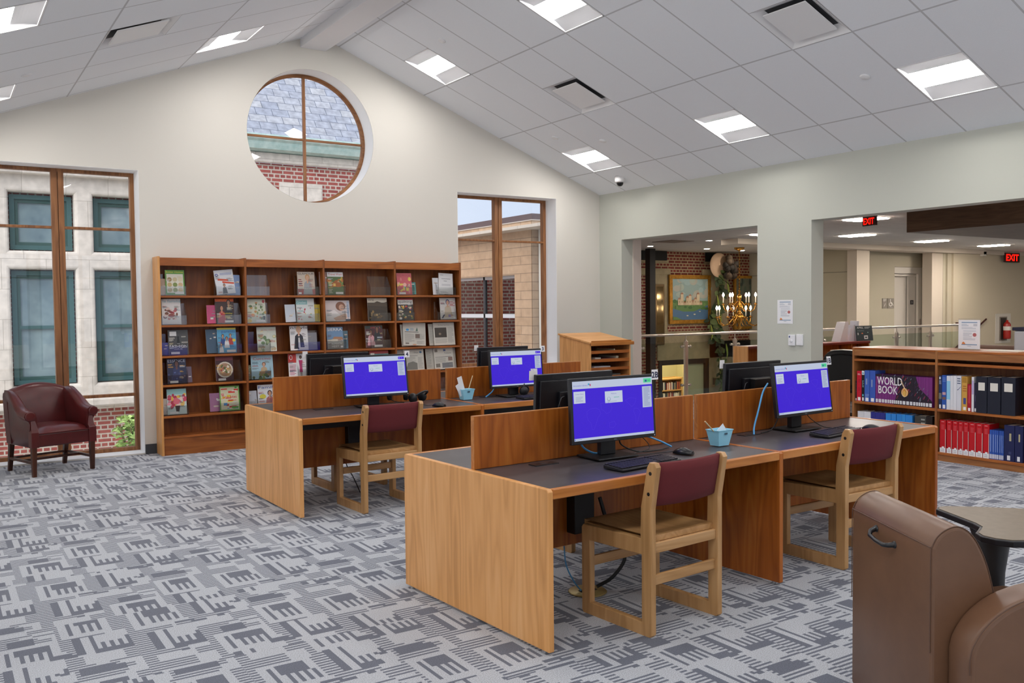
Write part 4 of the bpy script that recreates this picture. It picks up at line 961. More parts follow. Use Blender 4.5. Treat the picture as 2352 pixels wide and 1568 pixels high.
# (label, shelf row, x centre, width, height, paper colour, art, tilt)
MAGS = [
 ('magazine with green border and grid of pale round pictures, top left shelf', 0, -5.884, .195, .265, '5d9a3c', [('r', .07, .08, .93, .84, 'e6e2d2'), ('t', 'Better Homes', .5, .89, .07, 'e8d44c', {'w': .9})] + [('e', .22 + .28 * (k % 3), .20 + .21 * (k // 3), .12, .09, c) for k, c in enumerate(['b9a06a', '8f9a58', 'd9c9a0', 'c9b27a', '7d8f4a', 'd2b48a', 'a58b5a', 'cdbf95', 'e0d6b4'])] + LBR, 0),
 ('white magazine tilted in its pocket, red ribbons across the cover', 0, -5.351, .205, .265, 'e6e7ec', [('e', .12, .80, .08, .06, '2c3f9a'), ('e', .12, .80, .04, .03, 'e6e7ec'), ('lines', .3, .78, .95, .88, 3, '6b7fc0'), ('p', [(.15, .58), (.70, .52), (.70, .60), (.15, .66)], 'd9512c'), ('p', [(.38, .46), (.98, .38), (.98, .45), (.38, .54)], 'd9512c')] + figure(.45, .02, .55, '30343c', 'b98a6e', '1c1614') + [('r', .1, .05, .3, .12, 'c9b0b0')], .10),
 ('magazine with blond woman in silver jacket on a red-and-beige cover', 0, -4.440, .205, .265, 'cfc0b0', [('r', 0, 0, 1, .25, 'a93336'), ('t', 'GLAMOUR', .5, .87, .09, '4a4246', {'w': .92})] + figure(.58, .02, 1.15, '9fa3a8', 'd8ab8c', 'c9985e') + [('t', 'Norway', .62, .22, .09, 'f2efe8', {'w': .6}), ('lines', .05, .35, .3, .7, 4, '8c3f3f'), ('r', .04, .03, .2, .11, 'f0eeea')] + STK, 0),
 ('magazine with painted log house among autumn trees, yellow and green', 0, -4.085, .195, .265, '56703e', [('r', 0, .80, 1, 1, 'e6e6e6'), ('t', 'Travel West', .5, .86, .09, 'c22f3a', {'w': .85})] + blobs(['8f9a4a', 'c9a23e', '4f6f3a', '6d8a42', 'b5702e'], 22, 2, .05, .95, .35, .76, .13) + [('p', [(.25, .35), (.85, .35), (.85, .5), (.55, .66), (.25, .5)], 'a5602a'), ('r', .35, .38, .5, .5, 'd9b25a'), ('lines', .06, .06, .3, .25, 4, 'd9d9c0')] + LBR, 0),
 ('coral red magazine with ice cream cone and cut fruit', 0, -3.195, .20, .265, 'd8606a', [('t', 'REDBOOK', .5, .85, .10, 'b83246', {'w': .9}), ('p', [(.42, .40), (.52, .18), (.62, .40)], '3fa59a')] + blobs(['f0d25a', 'd2d95a', 'e88a8a', 'f2b0a0', 'c9485a'], 18, 4, .05, .95, .12, .75, .12) + [('e', .52, .46, .12, .09, 'f0b6a6')] + LBL + STK, 0),
 ('white photocopied booklet leaning in the top right pocket', 0, -2.625, .20, .265, 'e9e9ea', [('lines', .12, .88, .35, .92, 1, '8a8a90'), ('lines', .2, .70, .85, .76, 1, '9a9aa2'), ('lines', .35, .60, .6, .65, 1, '77777e'), ('lines', .2, .40, .85, .48, 2, 'b0b0b6'), ('lines', .1, .06, .7, .12, 2, '9a9aa2')], -.05),
 ('pale food magazine with red berries and cake', 1, -5.928, .192, .27, 'e6e2e0', [('t', 'la familia', .55, .86, .11, '7fb6c4', {'w': .95})] + blobs(['a3343c', 'c96a6a', '7d4a3a', 'e2c9c2', '8f2f36'], 20, 6, .15, .85, .12, .62, .11) + [('e', .5, .32, .26, .1, 'd9c7b8'), ('e', .5, .34, .18, .07, '8a3a34')] + STK, 0),
 ('dark magazine with couple under an orange title', 1, -5.370, .20, .272, '3d2423', [('r', 0, .88, 1, 1, 'd8471e'), ('t', 'COSMOPOLITAN', .5, .90, .085, 'f09a2a', {'w': .94})] + figure(.34, .02, .95, 'b52c3c', 'c98c6c', '2a1a16') + figure(.72, .25, .95, '20222c', 'a8745a', '14100e') + [('t', 'holiday', .66, .36, .07, 'e8d23c', {'w': .5}), ('lines', .5, .2, .9, .32, 3, 'e0c04a')] + LBR + STK, 0),
 ('cream and green garden magazine with plants and a yellow flower', 1, -5.026, .215, .265, 'd5d8c4', [('t', 'HOUSE', .3, .66, .07, '3d4a3a', {'w': .4})] + blobs(['8fa06a', '6d8a5a', 'c9a26a', 'e2e0d2', 'd98a4a', '5f7a4e'], 24, 9, .2, 1, .15, .85, .09) + [('e', .14, .08, .11, .08, 'e8c83a'), ('r', .84, .06, .96, .28, '33393c'), ('e', .9, .9, .07, .07, 'b8404a')] + LBR, 0),
 ('white magazine with teal heading and small coloured craft pictures', 1, -4.456, .215, .272, 'e3e8e6', [('r', 0, .74, .62, .92, '8fc4c4'), ('t', 'Crochet', .3, .78, .1, 'e8f2f2', {'w': .5}), ('lines', .1, .42, .5, .5, 2, '6aa5a5')] + blobs(['c9485a', '6fb8a5', 'd9a0b0', '8fd0c0', 'e2c25a'], 12, 12, .1, .8, .1, .6, .05) + STK, 0),
 ('wide pale magazine with reclining woman on the cover', 1, -4.063, .30, .245, 'd8cbc8', [('p', [(0, .35), (.35, .55), (.6, .3), (.5, .02), (0, .02)], 'efe8e6'), ('p', [(.3, .15), (.75, .35), (.95, .30), (.8, .08), (.4, .03)], 'd9b09a'), ('e', .62, .72, .20, .22, '8a5a42'), ('e', .66, .66, .11, .15, 'd2a288'), ('p', [(.86, .2), (.98, .2), (.98, .95), (.88, .95)], 'b5bccb'), ('r', .8, 0, 1, .1, '2e3a4a'), ('lines', .9, .1, .96, .8, 9, '5d7a9a')], 0),
 ('tall cream-topped magazine with dark moody hills', 1, -3.556, .255, .29, '2e2215', [('r', 0, .80, 1, 1, 'ddd5c2'), ('t', 'WSJ.', .2, .87, .08, '4a3a2a', {'w': .32}), ('p', [(0, .80), (0, .66), (1, .62), (1, .84), (.8, .78), (.5, .86), (.3, .78)], '4a3a28'), ('p', [(0, .45), (.5, .5), (1, .42), (1, .62), (0, .64)], '3a2a18')] + blobs(['6d4a22', '8a6a3a', '4a3216'], 14, 14, .1, .9, .1, .4, .08) + [('e', .45, .25, .06, .05, 'c9a56a')], 0),
 ('magazine with red top and dark cover crowded with bright patches', 1, -3.182, .205, .265, '2c2626', [('r', 0, .94, 1, 1, 'b82636'), ('r', 0, .72, 1, .94, 'dcd8d2'), ('t', 'quilting', .5, .76, .14, '2a2a34', {'w': .9})] + blobs(['c93a3a', '8a9a3a', 'e0d2c0', 'd9a23a', '5a2a5a', '3a6a4a'], 26, 15, .08, .92, .08, .68, .08) + [('r', .05, .03, .22, .12, 'f0eeea')] + STK, 0),
 ('light grey magazine with woman in blue hat and beige coat', 1, -2.592, .225, .27, 'cfcbc8', figure(.5, .1, 1.1, 'c0b09a', 'c99a80', '3f5a8a') + [('lines', .6, .6, .95, .85, 4, 'b0545c'), ('p', [(.05, .05), (.15, .05), (.3, .22), (.2, .22)], '2c3a5a'), ('r', .5, .1, .65, .22, '8a7ab0'), ('r', .82, .03, .95, .09, 'f0eeea')] + STK, 0),
 ('dark grey magazine with white serif title and tall silhouette', 2, -5.865, .204, .262, '4c4d4f', [('r', .08, .76, .42, .94, 'e6e6e6'), ('e', .5, .70, .05, .05, '20242a'), ('p', [(.46, .66), (.54, .66), (.62, .30), (.38, .30)], '20242a'), ('t', 'THE', .5, .42, .04, 'e4e4e6'), ('t', 'FASHION', .5, .28, .11, 'eeeef0', {'w': .88}), ('t', 'ISSUE', .5, .20, .05, 'dcdce0', {'w': .4})] + LBL, 0),
 ('sky blue magazine with cheerful group of people in the water', 2, -5.355, .205, .275, '5aa8d0', [('r', 0, .93, 1, 1, 'e8d85a'), ('t', 'parents', .6, .76, .13, '2f5ab0', {'w': .7})] + figure(.3, .3, .6, '2a4a8a', 'c0906e', '2a1c18') + figure(.7, .32, .6, 'b83a3a', 'c99a7c', '3a2a20') + figure(.5, .2, .6, 'e0e0e0', 'b88062', '1c1412') + figure(.2, .02, .5, 'f0f0f0', 'd2a284', '4a3020') + [('e', .88, .5, .09, .06, 'e8d24a')] + LBR, 0),
 ('whitish magazine with green collage and glare on its plastic cover', 2, -4.912, .218, .275, 'd2d8cc', [('t', 'garden makers', .6, .84, .07, 'b0564a', {'w': .75})] + blobs(['9fae86', '6f8a62', 'd9dccf', 'b9a888', 'e6ddb0'], 26, 21, .1, .9, .05, .8, .11) + STK, 0),
 ('white fashion magazine with figure in black tuxedo jacket', 2, -4.538, .212, .278, 'eceaea', [('t', 'nStyle', .55, .85, .13, '26262c', {'w': 1.0})] + figure(.5, .06, 1.25, '1d2030', 'd6a88e', 'd6b080') + [('p', [(.44, .1), (.56, .1), (.53, .62), (.47, .62)], 'eceaea'), ('e', .5, .55, .05, .03, '14161e')] + LBR, 0),
 ('magazine with desert rock under blue sky and big white capitals', 2, -4.102, .2, .258, '6f93b8', [('r', 0, 0, 1, .36, '8d8f8a'), ('p', [(0, .36), (.3, .42), (.45, .56), (.95, .54), (1, .38)], 'b5835e'), ('e', .5, .4, .5, .05, 'cfc8b8'), ('t', 'SIERRA', .5, .82, .13, 'e8eef2', {'w': .92, 'b': .02}), ('t', 'MONUMENTAL', .5, .20, .09, 'e8e8e2', {'w': .86}), ('t', 'HEIST', .5, .07, .09, 'e8e8e2', {'w': .45}), ('r', .82, .06, .96, .14, 'f0f0f0')] + STK, 0),
 ('dark red magazine with person in pink jacket beside another in black', 2, -3.605, .225, .265, '4a1c26', [('r', 0, .86, 1, 1, '1e2c26'), ('t', 'AMERICA', .6, .86, .09, 'c23040', {'w': .6})] + figure(.32, .1, .95, 'd9a0a8', '7a5040', '1c1210') + figure(.68, .28, .9, '20222a', '8a5c48', '181010') + [('t', 'WILD', .15, .36, .08, 'f0f0f0', {'w': .28}), ('t', 'CARDS', .2, .25, .08, 'f0f0f0', {'w': .36}), ('t', 'VIS', .9, .6, .07, 'c9b27a', {'w': .15})] + LBR + STK, 0),
 ('blue black magazine with woman in shadow and pale capital title', 3, -5.887, .193, .265, '2c3250', [('t', 'ESSENCE', .5, .85, .11, 'c9cfe0', {'w': .92})] + figure(.5, .1, 1.1, '343c66', '6d4a44', '181826') + blobs(['3f4a7a', '5a6aa0', '8a6a6a'], 14, 31, .05, .95, .1, .45, .06) + LBL + STK, 0),
 ('dark maroon magazine with large round pizza plate', 3, -5.386, .19, .272, '46202a', [('r', 0, .84, 1, 1, '7a2f3a'), ('e', .52, .46, .46, .33, 'e0d6c4'), ('e', .52, .46, .38, .27, 'b08a6c')] + blobs(['b83a3a', 'e8ddc0', '5a6a34', 'd2a06a', 'f0e6d2'], 20, 33, .28, .76, .28, .64, .07) + LBL + STK, 0),
 ('pale blue magazine with woman holding a picnic basket', 3, -4.970, .248, .28, 'a9cbd8', [('t', 'Cuccino', .5, .80, .12, 'c0483a', {'w': .8}), ('t', '102', .3, .58, .16, '8fb8c8', {'w': .35})] + figure(.58, .14, .75, 'c9b08a', 'd2a284', '7a5236') + [('p', [(.38, .12), (.86, .12), (.88, .32), (.36, .32)], 'a08260')] + blobs(['5f7a4a', '8a9a5a', '3f5a4a'], 12, 35, .02, .98, .02, .2, .09) + STK, 0),
 ('white magazine with red block and woman in long pink dress', 3, -4.550, .235, .272, 'ebe9ea', [('r', 0, .62, .40, 1, 'd0322c'), ('t', 'O', .14, .74, .22, 'f2f0ee', {'w': .16})] + figure(.62, .04, 1.1, 'b8246a', '6d4636', '1a1210', True) + [('lines', .05, .08, .38, .55, 9, 'c05a78')], 0),
 ('magazine with teal band and red top peeping above the black monitor', 3, -3.540, .245, .275, 'c9b8a8', [('r', 0, .86, 1, 1, 'b02c3a'), ('r', 0, .72, 1, .86, '3f9a9a'), ('t', 'NATURE', .5, .75, .1, '1c5a6a', {'w': .5}), ('r', .05, .78, .25, .9, 'ece8e2')], 0),
 ('magazine with pink and red roses in a vase', 4, -5.894, .198, .27, 'cfe0dc', [('r', 0, .78, 1, 1, '9fd0cf')] + blobs(FLOW, 34, 41, .08, .92, .28, .78, .12) + [('p', [(.45, .1), (.6, .1), (.66, .34), (.4, .34)], '3a2a26'), ('e', .46, .52, .17, .13, 'e2727f'), ('e', .78, .38, .1, .08, 'e8c06a')] + LBL + STK, 0),
 ('busy green and red magazine covered in coloured headline boxes', 4, -5.337, .215, .27, '6fae4a', [('r', .05, .05, .95, .95, 'dcd6b4')] + blocks(['e23a2f', '3f8fd0', '58a83f', 'e8d23a', 'f2efe6', 'c9302c'], 26, 43) + [('t', 'best bites', .5, .5, .13, 'd9302c', {'w': .7}), ('r', 0, 0, 1, .05, '6fae4a')] + STK, 0),
 ('white magazine with blue title and girl, half hidden behind the oak desk', 4, -4.912, .228, .262, 'dfe0e4', [('t', 'Family', .5, .80, .15, '2f5aa8', {'w': .9})] + figure(.6, .0, 1.0, 'b06a6a', 'c8957a', '2f2220') + [('e', .25, .5, .16, .1, 'd9cf4a')] + LBL, 0),
]
PM = paint('dcd9d2', .6)
def magazine(lab, row, xc, w_, h_, col, art, tilt, y=-.208, name='magazine', cat='magazine', grp='magazines displayed face out on the bookcases'):
    z = SHELVES[row] + .0095; th = .006; h_ = min(h_, ([2.0] + SHELVES)[row] - .022 - z - .008)
    m = MB(); lean = .13
    m.T = Matrix.Translation((0, 0, 0)) @ Matrix.Rotation(-lean, 4, 'X') @ Matrix.Rotation(-tilt, 4, 'Y')
    m.box(-w_ / 2, w_ / 2, 0, th, 0, h_, PM); m.quad([(-w_ / 2, -.0002, 0), (w_ / 2, -.0002, 0), (w_ / 2, -.0002, h_), (-w_ / 2, -.0002, h_)], paint(col, .32))
    m.art(art, w_, h_, (-w_ / 2, -.0004, 0), lift=.00006, M=lambda c: paint(c, .32))
    o = m.build(name); o.location = (xc, y, z + abs(tilt) * w_ / 2); tag(o, lab, cat, grp); return o
def busy(art, seed, light):
    # small cover lines around the margins
    r = random.Random(seed); o = []
    for _ in range(7):
        x0 = r.choice((.04, .05, .62, .66)); y0 = r.uniform(.15, .72); w_ = r.uniform(.18, .32); o.append(('lines', x0, y0, min(.97, x0 + w_), y0 + r.uniform(.04, .09), r.choice((2, 3)), r.choice(light)))
    return list(art) + o
for k_, a in enumerate(MAGS):
    a = list(a); dark = sum(int(a[5][i:i+2], 16) for i in (0, 2, 4)) < 380
    if 'booklet' not in a[0] and 'hills' not in a[0]: a[6] = busy(a[6][:-len(STK)] if a[6][-1:] == STK else a[6], 300 + k_, ['e6e0d4', 'd9c9a0', 'c9d2dc', 'e8b04a'] if dark else ['6a5a5a', 'b0483f', '4a6a7a', '7a7a6a'])
    magazine(*a)
# further copies standing behind and beside the front ones
for k, (row, xc, w_, h_, c, lab) in enumerate([(0, -5.99, .12, .17, 'b9a08a', 'small brown magazine behind the green-bordered one'), (1, -5.50, .12, .20, 'c94a7a', 'pink magazine half hidden behind the orange-titled one'),
        (2, -5.50, .14, .26, '3f5a72', 'dark blue magazine behind the sky blue one'), (4, -5.98, .16, .17, 'c9c0b8', 'grey magazine behind the roses'), (4, -5.46, .18, .2, '9a6a8a', 'purple magazine behind the busy green one'),
        (1, -4.63, .12, .2, 'cfd8e2', 'pale magazine behind the one with teal heading'), (0, -4.20, .16, .265, 'a9847a', 'brownish magazine behind the log house cover'), (0, -2.72, .16, .21, 'dfe0e4', 'white leaflet behind the leaning booklet'),
        (0, -3.13, .19, .15, '3f8a86', 'teal magazine behind the coral red one'), (2, -4.03, .18, .21, '4a6a7a', 'blue grey magazine behind the desert cover'), (2, -4.42, .2, .2, '8a8a92', 'grey magazine right of the tuxedo cover'),
        (3, -5.82, .18, .17, '6a5a6a', 'small magazine right of the blue black cover'), (1, -4.37, .18, .2, 'c9b03a', 'yellow edged magazine right of the craft cover'), (2, -5.98, .14, .13, '4a4a9a', 'violet magazine behind the dark grey one'), (4, -5.08, .1, .2, 'c0c4cc', 'white magazine left of the girl cover'), (0, -5.27, .14, .22, '7f9ac8', 'blue magazine behind the tilted white one'), (3, -5.09, .12, .16, '7a7a5a', 'olive magazine left of the picnic cover')]):
    magazine(lab, row, xc, w_, h_, c, blocks(['d9d4cc', c, '8a8a8a', 'b8a89a'], 6, 60 + k, .05, .95, .1, .9), .02 * (k % 3 - 1), y=-.196, grp='magazines standing behind the front ones')
def paper_art(k, head, heady=.87):
    r = random.Random(k); a = [('r', 0, 0, 1, 1, 'cbc8be')]
    if head: a.append(('t', head, .5, heady, .05, '3a3a3c', {'w': min(.8, .07 * len(head))}))
    return a
NEWS = [('newspaper with round blue emblem in its heading, tilted a little', 2, -3.075, .31, .295, [('e', .2, .68, .07, .05, '4a9fd8'), ('lines', .32, .64, .48, .76, 4, '6f8fa8'), ('p', [(.56, .62), (.62, .8), (.66, .64)], '4a6a5a'), ('lines', .08, .56, .95, .61, 1, '3c3c3e'), ('lines', .08, .14, .5, .52, 16, '9c9a94'), ('lines', .54, .26, .95, .52, 10, '9c9a94'), ('r', .54, .32, .74, .50, '7a6a60'), ('r', .1, .06, .26, .12, '6a5f5a'), ('lines', .6, .06, .95, .2, 6, '9c9a94'), ('e', .5, .04, .09, .03, 'c99a78')], -.05),
        ('newspaper with large dark front photograph', 2, -2.65, .30, .288, [('t', 'The New York Times', .5, .87, .04, '4a4a4a', {'w': .55}), ('r', .06, .34, .62, .78, '3a322c')] + [('lines', .66, .1, .95, .8, 22, '9c9a94'), ('lines', .06, .08, .62, .30, 9, '9c9a94'), ('e', .3, .5, .06, .05, '8a7a66')], 0),
        ('newspaper half hidden behind monitor 4, heading ends in Star', 3, -3.08, .28, .275, [('t', '-Star', .62, .82, .07, '3c4048', {'w': .3}), ('e', .85, .86, .06, .05, '3f6a8a'), ('lines', .1, .68, .95, .72, 1, '5a5a5c'), ('lines', .08, .4, .6, .66, 12, '9c9a94'), ('p', [(.1, .06), (.66, .06), (.66, .36), (.45, .44), (.2, .38)], '77756e'), ('lines', .7, .1, .95, .64, 20, '9c9a94')], 0),
        ('newspaper with several small photographs, lowest right on the shelves', 3, -2.655, .275, .278, [('t', 'Tribune', .72, .72, .06, '3c3c40', {'w': .36}), ('r', .05, .82, .2, .95, '6a625a'), ('r', .5, .84, .62, .94, '4a5a8a'), ('lines', .06, .56, .95, .60, 1, '4a4a4c'), ('lines', .06, .32, .6, .54, 9, '9c9a94'), ('r', .72, .38, .94, .56, '8a6f66'), ('r', .06, .1, .28, .28, '7a756c'), ('r', .38, .06, .94, .3, '7d7f82'), ('lines', .4, .08, .9, .28, 5, '5f5f62')], .03)]
for lab, row, xc, w_, h_, art, tl in NEWS:
    magazine(lab, row, xc, w_, h_, 'cbc8be', art, tl, name='newspaper', cat='newspaper', grp='newspapers on the bookcase beside the right window')
for k, (row, xc) in enumerate([(2, -3.12), (2, -2.74), (3, -3.2), (3, -2.78), (3, -2.60)]):
    magazine(['folded newspaper behind the one with the blue emblem', 'folded newspaper behind the one with the dark photograph', 'folded newspaper behind the one ending in Star', 'folded newspaper left of the lowest right one', 'folded newspaper right of the lowest right one'][k], row, xc, .24, .27, 'b5b2a8', [('lines', .05, .1, .3, .9, 20, '8f8d86')], .03 - .02 * (k % 3), y=-.194, name='newspaper', cat='newspaper', grp='newspapers on the bookcase beside the right window')
k = 0
RN = ['top', 'second', 'third', 'fourth', 'lowest']
for row in range(5):
    for u in range(4):
        for s_ in (0, 1):
            if u == 3 and row in (2, 3): continue
            x = BX0 + BW * u + (.158 if s_ == 0 else BW - .165)
            pass
            pocket(x, SHELVES[row] + .0005, 'clear pocket on the %s magazine shelf, %s bookcase, %s half' % (RN[row], ['first', 'second', 'third', 'fourth'][u], ['left', 'right'][s_]))
# ================================================================ LOW BOOKCASES WITH REFERENCE BOOKS
for i in range(3):
    t = thing('low_bookcase', ['low oak bookcase with the purple encyclopedia set, between desk and column', 'low oak bookcase holding red volumes and black binders', 'low oak bookcase beyond the right edge of the picture'][i], 'bookcase', (.1, -4.13 - .932 * i, 0), 0, 'low oak bookcases in the wide opening')
    W_ = .932
    def sp(y): return MB().box(0, .57, y - .024, y, 0, 1.0715, OAK_B('z')).build('side_panel', t, bevel=.002)
    sp(0)
    if i == 2: sp(-W_)
    a, b = -.0242, -W_ - .0
    MB().box(0, .57, b, a, 1.052, 1.072, OAK_SE('y')).build('top', t, bevel=.002)
    MB().box(.002, .022, b, a, .985, 1.0515, OAK_B('y')).build('fascia', t, bevel=.002)
    for z, th in ((.952, .024), (.505, .026), (.085, .026)): MB().box(.003, .29, b, a, z - th, z, OAK_SE('y')).build('shelf', t, bevel=.002)
    MB().box(.2905, .30, b, a, 0, 1.0515, OAK_B('z')).build('back_panel', t)
    MB().box(.012, .03, b, a, 0, .0585, OAK_B('y')).build('plinth', t)
    MB().box(.55, .568, b, a, 0, 1.0515, OAK_B('z')).build('rear_panel', t)
PAGE = paint('e4dfd2', .8)
def book(y0, y1, zt, zb, col, lab, art=(), depth=.17, x0=.12, name='book', grp='reference books on the low bookcases', cat='book', pagec=None):
    w_, h_ = y0 - y1 - .0012, zt - zb
    m = MB(); c = paint(col, .35)
    m.box(0, .004, -w_, 0, 0, h_, c); m.box(.004, depth, -.003, 0, 0, h_); m.box(.004, depth, -w_, -w_ + .003, 0, h_)
    m.box(.004, depth - .005, -w_ + .003, -.003, .004, h_ - .006, pagec or PAGE)
    if art: m.art(list(art), w_, h_, (-.0001, 0, 0), u=(0, -1, 0), lift=.00012)
    o = m.build(name); o.location = (x0, y0 - .0006, zb + .0005); tag(o, lab, cat, grp); return o
WL = ('r', .2, .02, .8, .13, 'f2f2f4')
book(-4.156, -4.173, .716, .505, '3a1f24', 'thin dark maroon book at the left end above the desk', [WL, ('lines', .35, .25, .65, .9, 8, '8a6a5a')])
book(-4.174, -4.230, .822, .505, 'c4122f', 'tall red book beside the blue pair', [WL, ('lines', .15, .86, .85, .92, 2, 'e8c8c8'), ('lines', .3, .25, .7, .8, 2, 'b01028')])
book(-4.231, -4.265, .830, .505, '14181c', 'black book with white top band, between red and blue', [WL, ('r', .05, .86, .95, .99, 'e8eef2'), ('r', .3, .88, .7, .94, '2f8aa8'), ('lines', .25, .45, .75, .68, 6, '9fc9c9'), ('e', .5, .2, .3, .04, '5fb0c0')])
book(-4.266, -4.326, .833, .505, '3f63b8', 'left one of the two tall blue books', [WL, ('lines', .25, .4, .55, .85, 1, '8a9ac0'), ('lines', .15, .15, .9, .25, 4, '8fa5d8')])
book(-4.330, -4.393, .834, .505, '3a5db8', 'right one of the two tall blue books, beside the purple set', [WL, ('lines', .25, .3, .5, .85, 1, '8a9ac0')])
# the encyclopedia: 22 volumes whose spines carry one picture
EY = [-4.397, -4.428, -4.469, -4.500, -4.533, -4.558, -4.583, -4.608, -4.628, -4.648, -4.673, -4.702, -4.742, -4.781, -4.819, -4.850, -4.877, -4.903, -4.926, -4.952, -4.988, -5.024]
art = [('r', 0, 0, 1, 1, '7a2a7a'), ('p', [(.33, 0), (1, 0), (1, .2), (.93, .35), (.78, .62), (.72, 1), (.0, 1), (.0, .93), (.3, .9), (.42, .55)], '1c1424')]
r_ = random.Random(5)
for k in range(60):
    x = r_.uniform(.3, .93); y = r_.uniform(.2, .95) * (1 if x < .75 else .6); L_ = r_.uniform(.02, .06)
    art.append(('p', [(x, y), (x + .012, y + .01), (x + .012 + L_ * .5, y + L_ * 2), (x + L_ * .5, y + L_ * 2)], r_.choice(['8a2a5a', 'a03048', '6a5a7a', '7d8a9a', '5a2a6a', 'b04050', '3a3a5a'])))
for k in range(26):
    x = r_.uniform(0, .3); y = r_.uniform(.25, .95); art.append(('p', [(x, y), (x + .01, y), (x + .03, y + .12), (x + .02, y + .12)], r_.choice(['5a2070', '8f3a86', '3f1a5a'])))
art += [('e', .53, .44, .062, .15, 'd9913a'), ('e', .525, .40, .035, .09, 'e2b05a'), ('t', 'WORLD', .03, .65, .28, 'f4f2f4', {'a': 'l', 'w': .455, 'b': .012}), ('t', 'BOOK', .055, .34, .28, 'f4f2f4', {'a': 'l', 'w': .35, 'b': .012}),
        ('p', [(.455, .82), (.47, .84), (.53, .60), (.58, .48), (.575, .38), (.555, .30), (.52, .28), (.515, .29), (.55, .32), (.565, .38), (.568, .47), (.52, .58)], 'f0d8b0'), ('p', [(.52, .60), (.49, .52), (.475, .42), (.485, .33), (.52, .28), (.522, .30), (.495, .35), (.487, .43), (.50, .52), (.527, .6)], 'f0d8b0')]
import bmesh
am = MB(); am.art(art, .627, .295, (.1196, -4.397, .5055), u=(0, -1, 0), lift=.00002)
ame = bpy.data.meshes.new('a'); ame.from_pydata(am.v, [], am.f)
for m_ in am.mats: ame.materials.append(m_)
for p, mi in zip(ame.polygons, am.m): p.material_index = mi
for k in range(len(EY) - 1):
    y0, y1 = EY[k], EY[k + 1]
    vol = ['first', 'second', 'third', 'fourth', 'fifth', 'sixth', 'seventh', 'eighth', 'ninth', 'tenth', 'eleventh', 'twelfth', 'thirteenth', 'fourteenth', 'fifteenth', 'sixteenth', 'seventeenth', 'eighteenth', 'nineteenth', 'twentieth', 'last'][k]
    o = book(y0, y1, .8005, .505, '5a1f5e' if k < 18 else '7a2a7a', 'purple encyclopedia volume, %s from the blue books' % vol, name='encyclopedia_volume', grp='purple encyclopedia volumes')
    bm_ = bmesh.new(); bm_.from_mesh(ame)
    for yy, nn in ((y0 - .001, 1), (y1 + .001, -1)):
        bmesh.ops.bisect_plane(bm_, geom=bm_.verts[:] + bm_.edges[:] + bm_.faces[:], plane_co=(0, yy, 0), plane_no=(0, nn, 0), clear_outer=True)
    me = bpy.data.meshes.new('spine_picture'); bm_.to_mesh(me); bm_.free()
    for m_ in am.mats: me.materials.append(m_)
    so_ = bpy.data.objects.new('spine_picture', me); COL.objects.link(so_); so_.parent = o; so_.location = (-.12, -(y0 - .0006), -.5055)
    l = MB(); w_ = y0 - y1; l.box(-.0022, -.0018, -w_ * .86, -w_ * .14, .008, .042, paint('eef0f4', .7)); l.art([('lines', .1, .1, .9, .9, 4, 'b0b4c0')], w_ * .6, .03, (-.0023, -w_ * .2, .01), u=(0, -1, 0), lift=.0001); l.build('spine_label', o)
def row(lst, zb, grp, name='book', depth=.17):
    for y0, y1, zt, col, lab, art in lst: book(y0, y1, zt, zb, col, lab, art, grp=grp, name=name, depth=depth)
row([(-4.185, -4.262, .398, 'dcdde2', 'white thick book at the left end, seen over the desk edge', []), (-4.263, -4.341, .400, 'dfe0e6', 'white thick book next to the dark blue ones', []),
     (-4.343, -4.399, .404, '2a2f86', 'dark blue book next to the white ones', [('r', .2, .62, .8, .72, 'c94a4a')]), (-4.400, -4.454, .405, '2b308a', 'middle one of three dark blue books', [('r', .2, .60, .8, .70, 'c94a4a')]), (-4.455, -4.511, .406, '2a2f86', 'dark blue book next to the bright blue ones', [('r', .2, .58, .8, .68, 'c94a4a')]),
     (-4.516, -4.576, .407, '2f86d8', 'bright blue book, first after the dark blue ones', [('r', .2, .55, .8, .68, '4a5ab8')]), (-4.579, -4.634, .408, '2f86d8', 'second bright blue book on the half-hidden shelf', [('r', .2, .55, .8, .68, '4a5ab8')]), (-4.640, -4.698, .411, '2f86d8', 'third bright blue book on the half-hidden shelf', [('r', .2, .55, .8, .68, '4a5ab8')]),
     (-4.699, -4.736, .412, '3490dc', 'narrow bright blue book on the half-hidden shelf', [('r', .2, .55, .8, .68, '4a5ab8')]), (-4.738, -4.812, .411, '2f86d8', 'thick bright blue book beside the grey one', [('r', .1, .55, .9, .68, '4a5ab8')]),
     (-4.84, -4.962, .414, '3f3f3c', 'thick dark grey book on the half-hidden shelf', [('lines', .55, .5, .9, .95, 4, '9a9a94')]), (-4.963, -5.028, .42, '1d1412', 'black book at the end of the half-hidden shelf', [])], .085, 'books on the lower shelf behind the desk')
